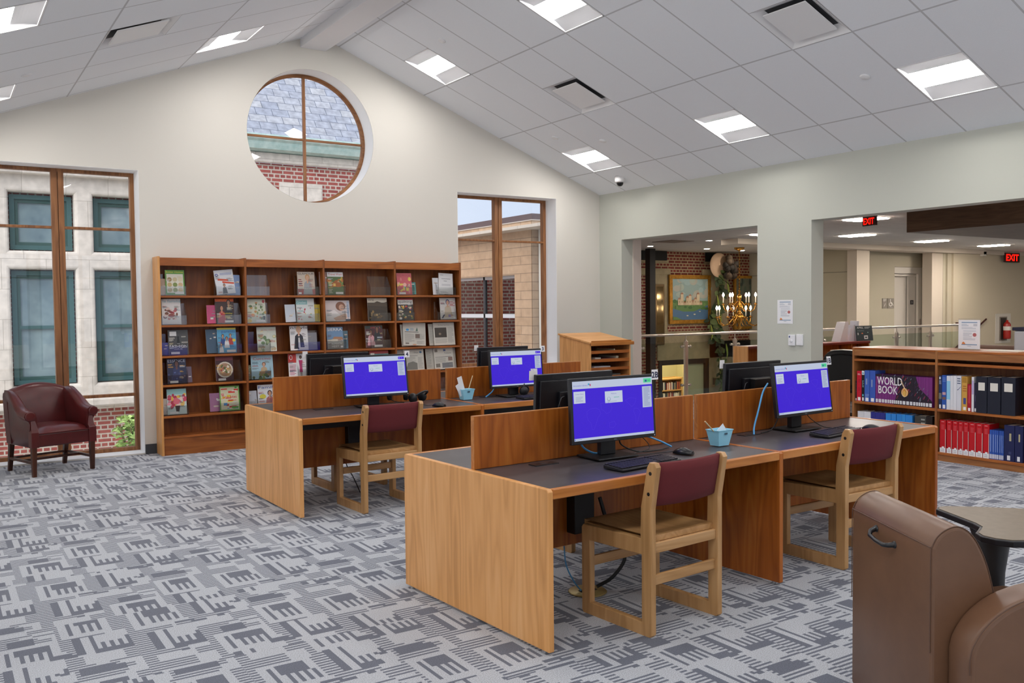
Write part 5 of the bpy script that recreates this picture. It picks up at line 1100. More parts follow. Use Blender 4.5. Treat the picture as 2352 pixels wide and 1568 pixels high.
row([(-5.090, -5.120, .826, '26365e', 'dark blue travel book with beach picture', [WL, ('r', 0, .30, 1, .48, '7a7a72'), ('e', .4, .93, .3, .04, 'e8eef2'), ('lines', .1, .74, .9, .86, 3, 'c0c8d8')]), (-5.123, -5.167, .833, '2f5ab0', 'blue book with two small mountain pictures', [WL, ('r', .1, .28, .9, .36, '7a5a52'), ('r', .1, .42, .9, .50, 'c9a0a8'), ('lines', .1, .8, .9, .94, 3, '6f8fd0')]),
     (-5.170, -5.207, .829, 'dfe6f0', 'white book with sky blue patch', [('r', 0, .30, 1, .85, '8fcdf0')]), (-5.208, -5.237, .831, 'e2e4ea', 'plain white book, first right of the sky blue patch', []), (-5.238, -5.270, .833, 'e4e6ec', 'plain white book, second right of the sky blue patch', []),
     (-5.271, -5.316, .835, 'dcdee6', 'white book with printed curve on its spine', [('lines', .1, .75, .9, .95, 3, '4a5a7a'), ('p', [(.1, .58), (.4, .60), (.9, .68), (.9, .70), (.4, .62), (.1, .60)], '3a4a7a')]),
     (-5.321, -5.375, .832, 'd2a04a', 'ochre yellow almanac beside the shorter red one', [('r', .3, .03, .8, .12, 'f2f2f4'), ('r', .3, .2, .8, .38, '3f4a8a'), ('r', .1, .82, .9, .98, 'b0802a'), ('lines', .2, .55, .9, .75, 3, 'b0662a')]),
     (-5.377, -5.415, .763, 'a8122a', 'shorter red almanac on the same shelf as the black binders', [WL, ('p', [(.3, .3), (.7, .3), (.7, .95), (.3, .95)], 'c03a4a')]), (-5.417, -5.441, .833, 'e6e6ea', 'thin white book between almanac and dark book', [('r', .1, .5, .9, .9, 'c0b0d8')]), (-5.442, -5.469, .777, '2a2440', 'thin dark violet book beside the binders', [WL, ('lines', .4, .2, .6, .7, 1, '6a6a8a')])], .505, 'books left of the black binders')
for k, (y0, y1, zt) in enumerate([(-5.472, -5.575, .842), (-5.580, -5.700, .843), (-5.707, -5.834, .85)]):
    b_ = book(y0, y1, zt, .505, '1d2230', ['black ring binder with white label, next to the books', 'black ring binder with white label, middle of the three', 'black ring binder with white label, last of the three'][k], [('r', .2, .62, .8, .84, 'e6e2d8')], depth=.24, name='ring_binder', grp='black ring binders', cat='binder', x0=.10)
for k, (y0, y1) in enumerate([(-5.105, -5.166), (-5.175, -5.226), (-5.232, -5.287), (-5.291, -5.338), (-5.341, -5.392), (-5.396, -5.460), (-5.464, -5.527), (-5.532, -5.589)]):
    book(y0, y1, .399 + .0005 * k, .085, 'c20d1c', 'red reference volume, %s of eight counted from the desk' % ['first', 'second', 'third', 'fourth', 'fifth', 'sixth', 'seventh', 'eighth'][k], [('r', .92, .14, 1, .72, 'e6e2da'), ('r', 0, 0, 1, .14, 'eef0f4'), ('r', .35, .12, .75, .18, 'eef0f4'), ('lines', .25, .93, .75, .96, 1, 'f0c0c0'), ('lines', .25, .70, .75, .86, 4, 'd85a62'), ('lines', .2, .02, .8, .12, 2, 'b8bcc8')], name='reference_volume', grp='red reference volumes', pagec=paint('d9d6cf', .8))
for k, (y0, y1) in enumerate([(-5.592, -5.616), (-5.617, -5.640), (-5.641, -5.658), (-5.659, -5.677), (-5.681, -5.697), (-5.698, -5.711), (-5.712, -5.723)]):
    book(y0, y1, .354, .085, '2f56b0', 'thin blue booklet, %s right of the red volumes' % ['first', 'second', 'third', 'fourth', 'fifth', 'sixth', 'seventh'][k], [('r', 0, .02, 1, .17, 'c9cde0'), ('r', .3, .25, .6, .85, '8fa5d8')], name='booklet', grp='thin blue booklets')
book(-5.727, -5.820, .414, .085, '1c2352', 'navy blue volume beside the thin blue booklets', [('r', .3, .03, .6, .16, 'e8eaf0'), ('lines', .5, .4, .7, .9, 1, 'b8b08a'), ('r', .45, .2, .7, .27, '3a4270')], depth=.2)
book(-5.824, -5.895, .415, .085, '1b2150', 'navy blue volume at the right edge of the picture', [('r', .3, .03, .65, .16, 'e8eaf0'), ('lines', .45, .4, .65, .9, 1, 'b8b08a')], depth=.2)
# on top
ps = thing('sign_holder', 'clear acrylic sign holder with printed notice standing on the low bookcase', 'sign', (.40, -5.226, 1.0722))
NOT = [('r', 0, 0, 1, 1, 'eceef2'), ('r', .14, .90, .88, .935, '7f9ab8'), ('lines', .14, .78, .5, .87, 3, 'a8b4c4'), ('lines', .14, .68, .88, .76, 3, 'b8c0cc'), ('r', .70, .79, .88, .87, 'c9ccd4'), ('lines', .22, .60, .88, .64, 1, 'a9b2c2'), ('lines', .22, .42, .64, .57, 4, 'b4bac6'), ('e', .76, .49, .09, .065, 'b86a6a'), ('lines', .22, .30, .80, .40, 3, 'b4bac6'), ('p', [(.16, .16), (.34, .16), (.30, .21), (.24, .25), (.18, .22)], 'e08a4a'), ('r', .14, .135, .88, .16, '5f8ab0'), ('lines', .42, .08, .6, .11, 1, '9aa0aa')]
MB().box(0, .002, -.108, .108, .008, .29, paint('f0f1f4', .6)).art(NOT, .212, .28, (-.0003, .106, .009), u=(0, -1, 0), lift=.0001).build('notice', ps)
MB().box(.003, .005, -.112, .112, .001, .305, ACR).box(-.03, .05, -.112, .112, .0, .003).build('holder', ps)
tag(MB().box(.30, .55, -5.75, -5.40, 1.0725, 1.078, paint('e6dfd2', .8)).build('paper_stack'), 'low stack of cream papers lying on the bookcase top at the right edge', 'paper')
po = MB().box(-.0025, -.0005, -3.433, -3.217, 1.312, 1.58, paint('f0f1f4', .6)).art(NOT, .212, .264, (-.0027, -3.219, 1.314), u=(0, -1, 0), lift=.0001).build('wall_notice'); tag(po, 'white printed notice taped on the column above the switches', 'notice')
sw = thing('wall_thermostat', 'white wall control with round knob and blue mark', 'switch', (0, -3.43, 1.13)); MB().box(-.022, -.0005, -.045, .045, -.06, .062, paint('eef0f4', .4)).build('cover', sw, bevel=.004)
MB().lathe([(0, -.03), (.016, -.03), (.018, -.0225)], (0, -.0, -.01), 20, paint('e4e6ea', .4), 'x').build('knob', sw); MB().box(-.0235, -.0221, .018, .034, .028, .048, paint('4a5a8a', .5)).build('badge', sw)
s2 = thing('wall_switch', 'blank white rectangular wall switch beside the round-knob control', 'switch', (0, -3.535, 1.137)); MB().box(-.018, -.0005, -.044, .044, -.062, .062, paint('f0f2f5', .4)).build('cover', s2, bevel=.004); MB().box(-.0205, -.0182, -.03, .03, -.045, .045, paint('f0f2f5', .35)).build('rocker', s2, bevel=.001)
# ================================================================ RED ARMCHAIR
LR = noisy('burgundy_leather', '421112', '561a1a', 6, .28, .04, 4); DW = wood('walnut', '2a130a', '44200f', '5a2e18', 'z', .3)
ac = thing('leather_armchair', 'burgundy leather armchair with rolled arms in front of the tall left window', 'armchair', (-7.322, -.825, 0), math.radians(18.5))
W_, D_ = .60, .58
def leg(x, y, dx, dy):
    rings = []
    for z, s, k in ((.0, .017, 1), (.27, .023, 0)):
        cx, cy = x + dx * k, y + dy * k; rings.append([(cx - s, cy - s, z), (cx + s, cy - s, z), (cx + s, cy + s, z), (cx - s, cy + s, z)])
    MB().loft(rings, DW, smooth=False).build('leg', ac, bevel=.003)
leg(.028, .03, 0, 0); leg(W_ - .028, .03, 0, 0); leg(.04, D_ - .05, 0, .05); leg(W_ - .04, D_ - .05, 0, .05)
for x in (.032, W_ - .032): MB().box(x - .01, x + .01, .05, D_ - .02, .115, .14, DW).build('stretcher', ac, bevel=.002)
MB().box(.04, W_ - .04, .27, .29, .116, .139, DW).build('stretcher', ac, bevel=.002)
MB().box(.035, W_ - .035, D_ - .035, D_ - .015, .118, .138, DW).build('stretcher', ac, bevel=.002)
MB().box(.045, W_ - .045, .008, .52, .272, .40, LR).build('seat_rail', ac, bevel=.015, seg=3)
# seat cushion, domed
def dome(x0, x1, y0, y1, z0, z1, n=10, edge=.03):
    m = MB(); g = []
    for j in range(n + 1):
        for i in range(n + 1):
            u, v = i / n, j / n; e = (1 - abs(2 * u - 1) ** 5) ** .5 * (1 - abs(2 * v - 1) ** 5) ** .5
            g.append((x0 + (x1 - x0) * u, y0 + (y1 - y0) * v, z0 + (z1 - z0) * (.15 + .85 * e) + .018 * math.sin(PI * u) * math.sin(PI * v)))
    k = n + 1; m.add(g, [(j * k + i, j * k + i + 1, (j + 1) * k + i + 1, (j + 1) * k + i) for j in range(n) for i in range(n)], LR, True)
    b = [(x0, y0, z0), (x1, y0, z0), (x1, y1, z0), (x0, y1, z0)]
    for (i0, st, cnt, fl) in ((0, 1, n, 0), (n, k, n, 0), (k * n + n, -1, n, 0), (k * n, -k, n, 0)):
        pts = [g[i0 + st * q] for q in range(cnt + 1)]; m.add(pts + [(p[0], p[1], z0) for p in pts], [(q + 1, q, cnt + 1 + q, cnt + 2 + q) for q in range(cnt)], LR, True)
    return m
dome(.052, W_ - .052, -.004, .50, .395, .452).build('seat', ac)
def armh(y):
    t_ = max(0, min(1, (y - .12) / .36)); return .605 + .03 * min(1, y / .12) * .5 + .165 * (t_ * t_ * (3 - 2 * t_))
for sg in (1, -1):
    rings = []; X = lambda x: x if sg > 0 else W_ - x
    for k in range(15):
        y = .035 + .50 * k / 14; h = armh(y); f = 1 - .75 * max(0, min(1, (y - .25) / .25)); inn = .07
        pr = [(.004, .274), (0, .42), (.004, h - .12), (-.006 * f, h - .095), (-.034 * f, h - .075), (-.046 * f, h - .045), (-.036 * f, h - .015), (-.008, h), (.03, h - .002), (.056, h - .02), (inn - .004, h - .06), (inn, h - .12), (inn, .42), (inn, .274)]
        rings.append([(X(a), y, b) for a, b in pr])
    MB().loft(rings, LR).build('arm', ac)
    # scroll face, neck and lower post in front
    f = MB(); h = armh(.035)
    f.lathe([(0, .02), (.040, .02), (.046, .026), (.046, .05)], (X(.006), 0, h - .045), 22, LR, 'y')
    f.loft([[(X(.0), .02, h - .06), (X(.05), .02, h - .06), (X(.05), .06, h - .06), (X(.0), .06, h - .06)], [(X(.012), .03, .52), (X(.052), .03, .52), (X(.052), .07, .52), (X(.012), .07, .52)], [(X(.008), .012, .44), (X(.07), .012, .44), (X(.07), .06, .44), (X(.008), .06, .44)], [(X(-.004), -.006, .415), (X(.066), -.006, .415), (X(.066), .06, .415), (X(-.004), .06, .415)], [(X(-.004), -.006, .272), (X(.066), -.006, .272), (X(.066), .06, .272), (X(-.004), .06, .272)]], LR, smooth=False)
    f.build('arm_front', ac, bevel=.006, seg=3)
rings = []
for k in range(21):
    u = k / 20; x = .0 + W_ * u; top = .765 + .075 * math.sin(PI * u) ** .9; th = .10
    yf = lambda z: .455 + (z - .40) * .17; pr = [(yf(.28), .28), (yf(.45) - .012 * math.sin(PI * u), .45), (yf(.65) - .03 * math.sin(PI * u), .62), (yf(top) - .01, top - .05), (yf(top) + .01, top - .01), (yf(top) + .04, top), (yf(top) + .07, top - .015), (yf(top) + .08, top - .05), (yf(.5) + .10, .5), (yf(.28) + .10, .28)]
    rings.append([(x, a, b) for a, b in pr])
MB().loft(rings, LR).build('backrest', ac)

# ================================================================ BROWN LOUNGE CHAIR
LB = noisy('brown_vinyl', '684a36', '74543e', 5, .37, .05, 4); PIP = paint('5a4031', .5)
lc = thing('lounge_chair', 'brown vinyl lounge chair seen from behind, filling the bottom right corner', 'armchair', (-5.383, -8.449, 0), math.atan2(-.485, .874))
def curve2(P, sub=4):
    Q = [(2 * P[0][0] - P[1][0], 2 * P[0][1] - P[1][1])] + P + [(2 * P[-1][0] - P[-2][0], 2 * P[-1][1] - P[-2][1])]; o = []
    for i in range(1, len(Q) - 2):
        for k in range(sub):
            t_ = k / sub; o.append(tuple(.5 * (2 * Q[i][j] + (Q[i + 1][j] - Q[i - 1][j]) * t_ + (2 * Q[i - 1][j] - 5 * Q[i][j] + 4 * Q[i + 1][j] - Q[i + 2][j]) * t_ ** 2 + (3 * Q[i][j] - Q[i - 1][j] - 3 * Q[i + 1][j] + Q[i + 2][j]) * t_ ** 3) for j in (0, 1)))
    return o + [P[-1]]
BP = [(0, .06), (0, .40), (0, .70)] + curve2([(.001, .742), (.02, .778), (.05, .802), (.088, .812), (.122, .798), (.152, .765), (.180, .71), (.200, .65), (.215, .58), (.225, .48)]) + [(.228, .3), (.228, .06)]
MB().prism(BP, 0, .575, 'y', LB, True).build('backrest', lc, bevel=.012, seg=3)
AP = [(.052, .06), (.052, .38)] + curve2([(.052, .425), (.064, .470), (.10, .526), (.15, .570), (.21, .602), (.30, .628), (.42, .64), (.55, .635), (.64, .60), (.68, .53), (.69, .42)]) + [(.69, .06)]
MB().prism(AP, -.132, -.002, 'y', LB, True).build('arm', lc, bevel=.018, seg=3)
MB().tube([(x, -.1325, z) for x, z in AP[1:-1]], .0017, 6, PIP).build('piping', lc)
MB().prism([(.23, .08), (.23, .40), (.60, .43), (.70, .41), (.72, .37), (.72, .08)], .002, .573, 'y', LB).build('seat', lc, bevel=.02, seg=3)
for y in (.004, .571):
    MB().tube([(x - .001, y, z) for x, z in BP[1:]], .0017, 6, PIP).build('piping', lc)
MB().tube([(-.001, .006, .0745 * 10), (-.001, .569, .745)], .0016, 6, PIP).build('piping', lc)
for x0 in (.1, .6):
    for y0 in (.03, .52): MB().box(x0, x0 + .05, y0, y0 + .05, 0, .06, BLK).build('foot', lc)
hd = MB(); hd.tube([(-.002, .375, .716), (-.024, .372, .708), (-.034, .358, .697), (-.035, .31, .690), (-.033, .258, .688), (-.022, .243, .690), (-.002, .240, .692)], [.011, .009, .0075, .0075, .008, .0085, .010], 10, paint('14161a', .3)); hd.build('handle', lc)
for y, z in ((.375, .716), (.240, .692)): MB().lathe([(0, -.006), (.012, -.005), (.013, 0)], (0, y, z), 14, paint('14161a', .3), 'x').build('handle_mount', lc)

# ================================================================ SIDE TABLE
st = thing('side_table', 'taupe kidney-shaped side table with black edge beside the brown lounge chair', 'table', (-4.45, -8.25, 0))
KID = [(-4.506, -7.922), (-4.46, -7.90), (-4.415, -7.915), (-4.32, -8.00), (-4.224, -8.10), (-4.13, -8.22), (-4.12, -8.36), (-4.22, -8.47), (-4.38, -8.50), (-4.56, -8.475), (-4.70, -8.43), (-4.765, -8.385), (-4.79, -8.33), (-4.787, -8.275), (-4.755, -8.235), (-4.70, -8.215), (-4.655, -8.195), (-4.62, -8.15), (-4.575, -8.06)]
KL = [(x + 4.45, y + 8.25) for x, y in KID]
def shrink(P, d):
    o = []; n = len(P)
    for i in range(n):
        a, b, c = Vector(P[i - 1]), Vector(P[i]), Vector(P[(i + 1) % n]); t_ = (c - a).normalized(); o.append((b.x + t_.y * -d * -1 * -1, b.y + t_.x * d * -1) if False else (b.x - t_.y * d * -1, b.y - t_.x * d))
    return o
MB().prism(KL, .634, .6585, 'z', paint('15151b', .4)).build('table_edge', st, bevel=.004)
ki = shrink(KL, .012)
MB().prism(ki, .6586, .661, 'z', noisy('taupe_laminate', '786c5c', '827566', 30, .4, .02)).build('table_top', st)
MB().lathe([(.001, .632), (.085, .63), (.068, .58), (.05, .45), (.044, .2), (.05, .03), (.001, .03)], (-.052, .09, 0), 24, paint('2e2d2e', .45)).build('pedestal', st)
MB().lathe([(.001, 0), (.21, 0), (.21, .012), (.06, .028), (.001, .0285)], (-.052, .09, 0), 32, paint('232326', .45)).build('base', st)

# ================================================================ ATLAS STAND
at = thing('atlas_stand', 'light oak atlas case with sloping top and open pull-out shelves below the far corner', 'cabinet', (-1.20, -1.30, 0))
X0, X1, Y1 = 0, .66, .64
for x in (X0, X1 - .02): MB().prism([(0, 0), (Y1, 0), (Y1, 1.155), (0, 1.062)], x, x + .02, 'x', OAK_L('z')).build('side_panel', at, bevel=.002)
MB().prism([(-.025, 1.060), (Y1 + .01, 1.158), (Y1 + .01, 1.180), (-.025, 1.082)], -.02, X1 + .02, 'x', OAK_L('x')).build('top', at, bevel=.003)
MB().box(-.0, X1 - .012, -.032, -.026, 1.055, 1.098, OAK_E()).build('book_ledge', at, bevel=.002)
MB().box(-.012, X1 + .025, -.045, -.0326, 1.035, 1.078, OAK_E()).build('front_moulding', at, bevel=.008, seg=3)
MB().box(.0205, X1 - .0205, Y1 - .02, Y1 - .005, 0, 1.14, OAK_R('z')).build('back_panel', at)
for z in (.972, .866, .760, .655, .549, .444, .339, .233, .127):
    MB().box(.0205, X1 - .0205, .001, .018, z - .038, z, OAK_SE('x')).box(.0205, X1 - .0205, .018, Y1 - .021, z - .03, z - .018, OAK_R('y')).build('shelf', at)
MB().box(.0205, X1 - .0205, .01, .03, 0, .085, OAK_R('x')).build('plinth', at)
for k, (x0, w_, z, h_, c, lab) in enumerate([(.03, .10, .954, .014, '9a9a94', 'thin grey papers on the top shelf of the atlas case'), (.42, .03, .954, .03, 'd9d6b4', 'small pale roll on the top shelf of the atlas case'), (.12, .10, .848, .034, 'e6e4da', 'white folded papers on the second shelf of the atlas case'), (.225, .22, .848, .022, '7a4a4a', 'dark red folder on the second shelf of the atlas case'),
        (.455, .05, .848, .045, 'd9d4bc', 'cream rolled paper on the second shelf of the atlas case'), (.1, .28, .742, .028, 'd8dde4', 'white and grey papers on the third shelf of the atlas case'), (.40, .14, .637, .03, '6f6f6a', 'grey magazines on the fourth shelf of the atlas case')]):
    o = MB().box(0, w_, 0, .35, 0, h_ * .5, paint(c, .7)).box(.004, w_ - .006, -.01, .33, h_ * .5, h_, paint(c, .7)).build('paper_stack'); o.location = (-1.20 + x0, -1.24, z + .0005); o.rotation_euler = (0, 0, .03); tag(o, lab, 'papers', 'papers in the atlas case')
# ================================================================ HALL BEYOND THE OPENINGS
CEIL2 = plaster('hall_ceiling_tile', 'bdb5ac', 300)
HC = 2.83
def hall_ceiling():
    m, nt, b = newmat('hall_ceiling_tiles'); tc = N(nt, 'ShaderNodeTexCoord'); sp = N(nt, 'ShaderNodeSeparateXYZ'); nt.links.new(tc.outputs['Object'], sp.inputs[0])
    l = None
    for i in (0, 1):
        f = mth(nt, 'ABSOLUTE', mth(nt, 'SUBTRACT', mth(nt, 'FRACT', mth(nt, 'DIVIDE', sp.outputs[i], .61)), .5)); q = mth(nt, 'GREATER_THAN', f, .488); l = q if l is None else mth(nt, 'MAXIMUM', l, q)
    nt.links.new(mixc(nt, l, lin('c3bbb1'), lin('aaa299')), b.inputs['Base Color']); b.inputs['Roughness'].default_value = .9; return m
struct(MB().box(.2, 20, -13, 6, HC, HC + .05, hall_ceiling()).build('ceiling'))
struct(MB().box(20, 20.1, -13, 6.3, 0, 2.9, TAUPE).build('wall_hall_end'))
HB = brick('hall_brick', '7d2c22', '66271f', 'a89474', ms=.013)
HS = stone('aged_limestone', '82755a', 'a89878', 2.2)
bw = struct(plate('wall_brick', rect(.81, 9.7, -3.2, 2.83), [rect(6.56, 8.22, -3.19, .20)], .25, HB, FAat(6.0)))
# old stone surround set in the brick
hs_ = struct(MB().box(6.20, 8.9, 5.955, 6, .62, 2.26, HS).box(5.6, 6.93, 5.955, 6, 2.26, 2.41).box(7.99, 8.9, 5.955, 6, 2.26, 2.41).box(8.22, 9.7, 5.955, 6, -3.2, .62).box(6.5, 9.7, 5.955, 5.9995, .2, .62).box(5.7, 6.12, 5.957, 6, .44, .72).build('wall_stone_surround', bevel=.006))
struct(MB().box(6.82, 8.23, 5.945, 5.9545, .90, 1.04, HB).build('trim_3'))
for x0, x1 in ((6.0, 6.80), (8.12, 8.55)):
    struct(MB().box(x0, x1, 5.94, 6, 2.60, 2.82, paint('14120f', .8)).box(x0 - .05, x1 + .05, 5.94, 6, 2.55, 2.595, HS).build('trim_4'))
struct(MB().box(.62, .85, .36, 2.43, -3.2, HC, CREAM).build('wall_stair_side'))
struct(MB().quad([(1.1, .34, -3.2), (9.7, .34, -3.2), (9.7, 6, -3.2), (1.1, 6, -3.2)], CARP).build('floor'))
struct(MB().box(.345, 9.7, .34, .38, -3.2, 0, CREAM).build('wall_stair_front'))
# plain wall closing the stairwell, with a horizontal joint
struct(MB().box(9.7, 9.8, 2.9, 6, -3.2, HC, TAUPE).build('wall_stairwell')); struct(MB().box(9.694, 9.6995, 2.9, 6, 2.252, 2.264, paint('6a6658', .8)).build('trim_5'))
COLM = plaster('column_paint', 'cfc2b0')
for x0, x1 in ((9.29, 9.745), (12.16, 12.61)): struct(MB().box(x0, x1, 2.5, 2.75, 0, HC - .1, COLM).build('pillar'))
struct(MB().box(5.3, 20, 2.3, 2.75, HC - .105, HC - .001, COLM).build('beam'))
# lift wall
struct(MB().box(9.8, 11.42, 3.0, 3.2, 0, HC, TAUPE).box(11.42, 12.72, 3.0, 3.2, 2.40, HC).build('wall_lift'))
struct(MB().box(12.73, 12.9, 2.45, 5, 0, HC, TAUPE).box(12.62, 12.73, 2.5, 2.74, 0, HC).build('wall_lift_side'))
LW = paint('d8d0c4', .45)
ld = MB().box(11.42, 12.56, 3.02, 3.08, 2.245, 2.395, LW).box(12.42, 12.56, 3.02, 3.08, 0, 2.245).box(12.13, 12.42, 3.10, 3.14, 0, 2.245).box(11.42, 12.56, 3.085, 3.12, 2.18, 2.245).build('door_1'); struct(ld)
struct(MB().box(11.42, 12.13, 3.16, 3.2, 0, 2.245, paint('cfc7bb', .35)).build('door_panel', ld))
pl_ = MB().box(12.208, 12.336, 3.092, 3.099, 1.487, 1.595, paint('16161a', .4)); pl_.art([('t', '2', .5, .3, .5, 'f0f0f0', {'b': .03})], .12, .1, (12.21, 3.0919, 1.49), lift=.0005); tag(pl_.build('floor_number_plate'), 'small black plate with the number 2 on the lift door frame', 'sign')
cp_ = MB().box(12.47, 12.53, 3.012, 3.019, .85, 1.13, paint('b5a79c', .4)); cp_.art(blocks(['7a3f3a', '5a4a44', '8f7f74'], 8, 5), .05, .27, (12.475, 3.0119, .855), lift=.0005); tag(cp_.build('call_panel'), 'narrow metal call panel beside the lift door', 'panel')
sg_ = MB().box(10.937, 11.109, 2.985, 2.999, 1.40, 1.642, paint('8a8175', .5)); sg_.art([('lines', .15, .68, .85, .95, 3, 'd9d4ca'), ('p', [(.3, .2), (.4, .2), (.7, .5), (.6, .5)], 'e0dcd2')], .172, .242, (10.937, 2.9849, 1.40), lift=.0006); tag(sg_.build('wall_sign'), 'small taupe wall sign with diagonal mark, left of the wheelchair sign', 'sign')
sg_ = MB().box(11.141, 11.383, 2.985, 2.999, 1.40, 1.642, paint('8a8175', .5))
ring = [('e', .45, .42, .25, .22, 'f0ece4'), ('e', .45, .42, .17, .15, '8a8175'), ('r', .3, .45, .5, .68, '8a8175')]
sg_.art(ring + [('e', .42, .86, .06, .06, 'f0ece4'), ('p', [(.38, .8), (.46, .8), (.5, .55), (.72, .55), (.82, .34), (.9, .36), (.9, .3), (.78, .28), (.68, .48), (.42, .48)], 'f0ece4'), ('lines', .3, .08, .8, .12, 1, 'd9d4ca')], .242, .242, (11.141, 2.9849, 1.40), lift=.0006)
tag(sg_.build('wall_sign'), 'taupe wall sign with white wheelchair symbol beside the lift', 'sign')
struct(MB().box(12.9, 20, 2.4, 2.5, 0, HC, plaster('paint_beige', 'c3b79f')).build('wall_hall_far'))
fe = thing('extinguisher_cabinet', 'recessed white cabinet with red fire extinguisher on the hall wall', 'fire extinguisher cabinet', (14.78, 2.385, 0))
MB().box(0, .72, 0, .014, .47, 1.23, paint('cfc9bd', .4)).build('frame', fe, bevel=.003); MB().box(.17, .54, -.006, .0, .53, 1.15, paint('8d8478', .5)).box(.22, .50, -.008, -.006, .56, 1.12, paint('3a322c', .5)).build('door', fe)
MB().lathe([(.001, .58), (.085, .58), (.09, .62), (.09, .95), (.06, 1.0), (.03, 1.02), (.03, 1.06), (.001, 1.06)], (.36, -.10, 0), 20, paint('9c2018', .3)).build('extinguisher', fe); MB().lathe([(.091, .80), (.092, .90)], (.36, -.10, 0), 20, paint('e0d8cc', .5)).build('label_band', fe)
# exit signs
def exit_sign(loc, rz, w_, h_, lab):
    t = thing('exit_sign', lab, 'exit sign', loc, rz, 'red lit exit signs')
    MB().box(-w_ / 2, w_ / 2, -.02, .02, -h_ / 2, h_ / 2, paint('3a1414', .4)).build('housing', t)
    MB().art([('t', 'EXIT', .5, .14, .72, 'ff1508', {'w': .86, 'b': .03})], w_, h_, (-w_ / 2, -.0203, -h_ / 2), M=lambda c: glow(c, 1.6)).build('lettering', t)
    MB().box(-w_ / 2, w_ / 2, -.02, .02, h_ / 2, h_ / 2 + .03, paint('b0a79d', .5)).build('canopy', t); return t
exit_sign((3.35, -2.03, 2.715), -1.78, .25, .13, 'red lit exit sign hanging in the hall in front of a ceiling lamp')
e2 = exit_sign((15.35, 2.30, 2.665), 0, .70, .24, 'red lit exit sign on the far hall wall above the fire extinguisher')
tag(MB().box(14.05, 14.17, 2.3, 2.399, 2.68, 2.79, paint('d9d3c8', .5)).build('wall_sensor'), 'small pale box sensor high on the hall wall', 'sensor')
tag(MB().tube([(12.85, 2.36, .36), (13.5, 2.36, .70), (14.3, 2.36, 1.10)], .022, 8, paint('3c1712', .4)).build('stair_handrail'), 'dark wooden stair handrail rising along the hall wall', 'handrail')
tag(MB().box(13.0, 13.15, 2.3, 2.399, 1.0, 1.04, paint('3c1712', .4)).build('rail_end'), 'short dark handrail end on the hall wall', 'handrail')
# dark wooden ceiling drop
dk = MB().box(3.25, 7.6, -13, -2.68, 2.50, HC, wood('dark_veneer', '4a3424', '5c4431', '6d533d', 'y', .5)); struct(dk.build('ceiling_drop'))
def hall_lamp(x, y, w_, l_, lab):
    t = thing('hall_ceiling_light', lab, 'ceiling light', (x, y, HC - .001), 0, 'recessed ceiling lights of the hall')
    MB().box(-w_ / 2, w_ / 2, -l_ / 2, l_ / 2, -.006, 0, paint('d6d0c8', .5)).build('frame', t); MB().box(-w_ * .3, w_ * .3, -l_ * .46, l_ * .46, -.02, -.0065, glow('fff4ea', HLAMP)).build('lens', t); return t
for x, y, lab in ((4.0, -1.5, 'lit hall ceiling light behind the hanging exit sign'), (6.75, .65, 'lit hall ceiling light, second along the hall ceiling'), (9.65, .95, 'lit hall ceiling light above the lift wall'), (12.4, 1.15, 'lit hall ceiling light before the far exit sign'), (4.9, 1.2, 'hall ceiling light hidden above the small opening'), (12, -4, 'hall ceiling light behind the wooden drop'), (2.2, -7, 'hall ceiling light outside the picture'), (9.5, -6, 'hall ceiling light above the right part of the hall'), (2.0, -11, 'hall ceiling light outside the picture, far right'), (15.5, -1.5, 'hall ceiling light near the end of the hall')):
    hall_lamp(x, y, .6, .6, lab)
for x, y, lab in ((5.25, 4.8, 'small slot downlight nearest the black steel column'), (5.2, 2.98, 'small slot downlight nearest the hall'), (7.1, 4.93, 'small slot downlight above the painting'), (8.4, 5.05, 'small slot downlight beside the chandelier rod')):
    t = thing('slot_downlight', lab, 'ceiling light', (x, y, HC - .001), 0, 'slot downlights over the stairwell'); MB().box(-.07, .07, -.07, .07, -.004, 0, paint('d6d0c8')).build('frame', t); MB().box(-.045, .045, -.04, .04, -.006, -.0042, glow('fff4e6', 200)).build('lens', t)
t = thing('air_diffuser', 'flat square air grille in the stairwell ceiling', 'vent', (4.7, 3.5, HC - .001)); MB().box(-.3, .3, -.3, .3, -.008, 0, paint('7d6a5e', .6)).build('grille', t)
# railing
rl = thing('glass_railing', 'stainless steel railing with glass panes along the stairwell', 'railing', (0, .26, 0))
STL = paint('cfc3b4', .32, .75)
MB().tube([(.35, 0, 1.07), (9.6, 0, 1.07)], .022, 14, STL).build('handrail', rl)
PX = [.95, 1.93, 3.03, 4.13, 5.23, 6.33, 7.43, 8.53]
for x in PX:
    MB().box(x - .03, x + .03, -.022, .022, 0, .96, STL).build('post', rl, bevel=.003)
    c = MB(); c.tube([(x, 0, .96), (x, 0, 1.05)], .009, 8, STL).lathe([(.02, .955), (.026, .965), (.012, .985)], (x, 0, 0), 10); 
    for z in (.88, .27):
        c.tube([(x - .09, .0, z), (x + .09, .0, z)], .012, 8, STL)
        for sx in (-.085, .085): c.lathe([(.0, -.02), (.022, -.018), (.022, .018), (0, .02)], (x + sx, 0, z), 12, STL, 'y')
    c.build('clamp', rl)
for a, b in zip([.35] + PX, PX + [9.6]):
    MB().box(a + .06, b - .06, -.005, .005, .08, .94, glass('rail_glass', 'eef4f0', 1.2)).build('glass_pane', rl)
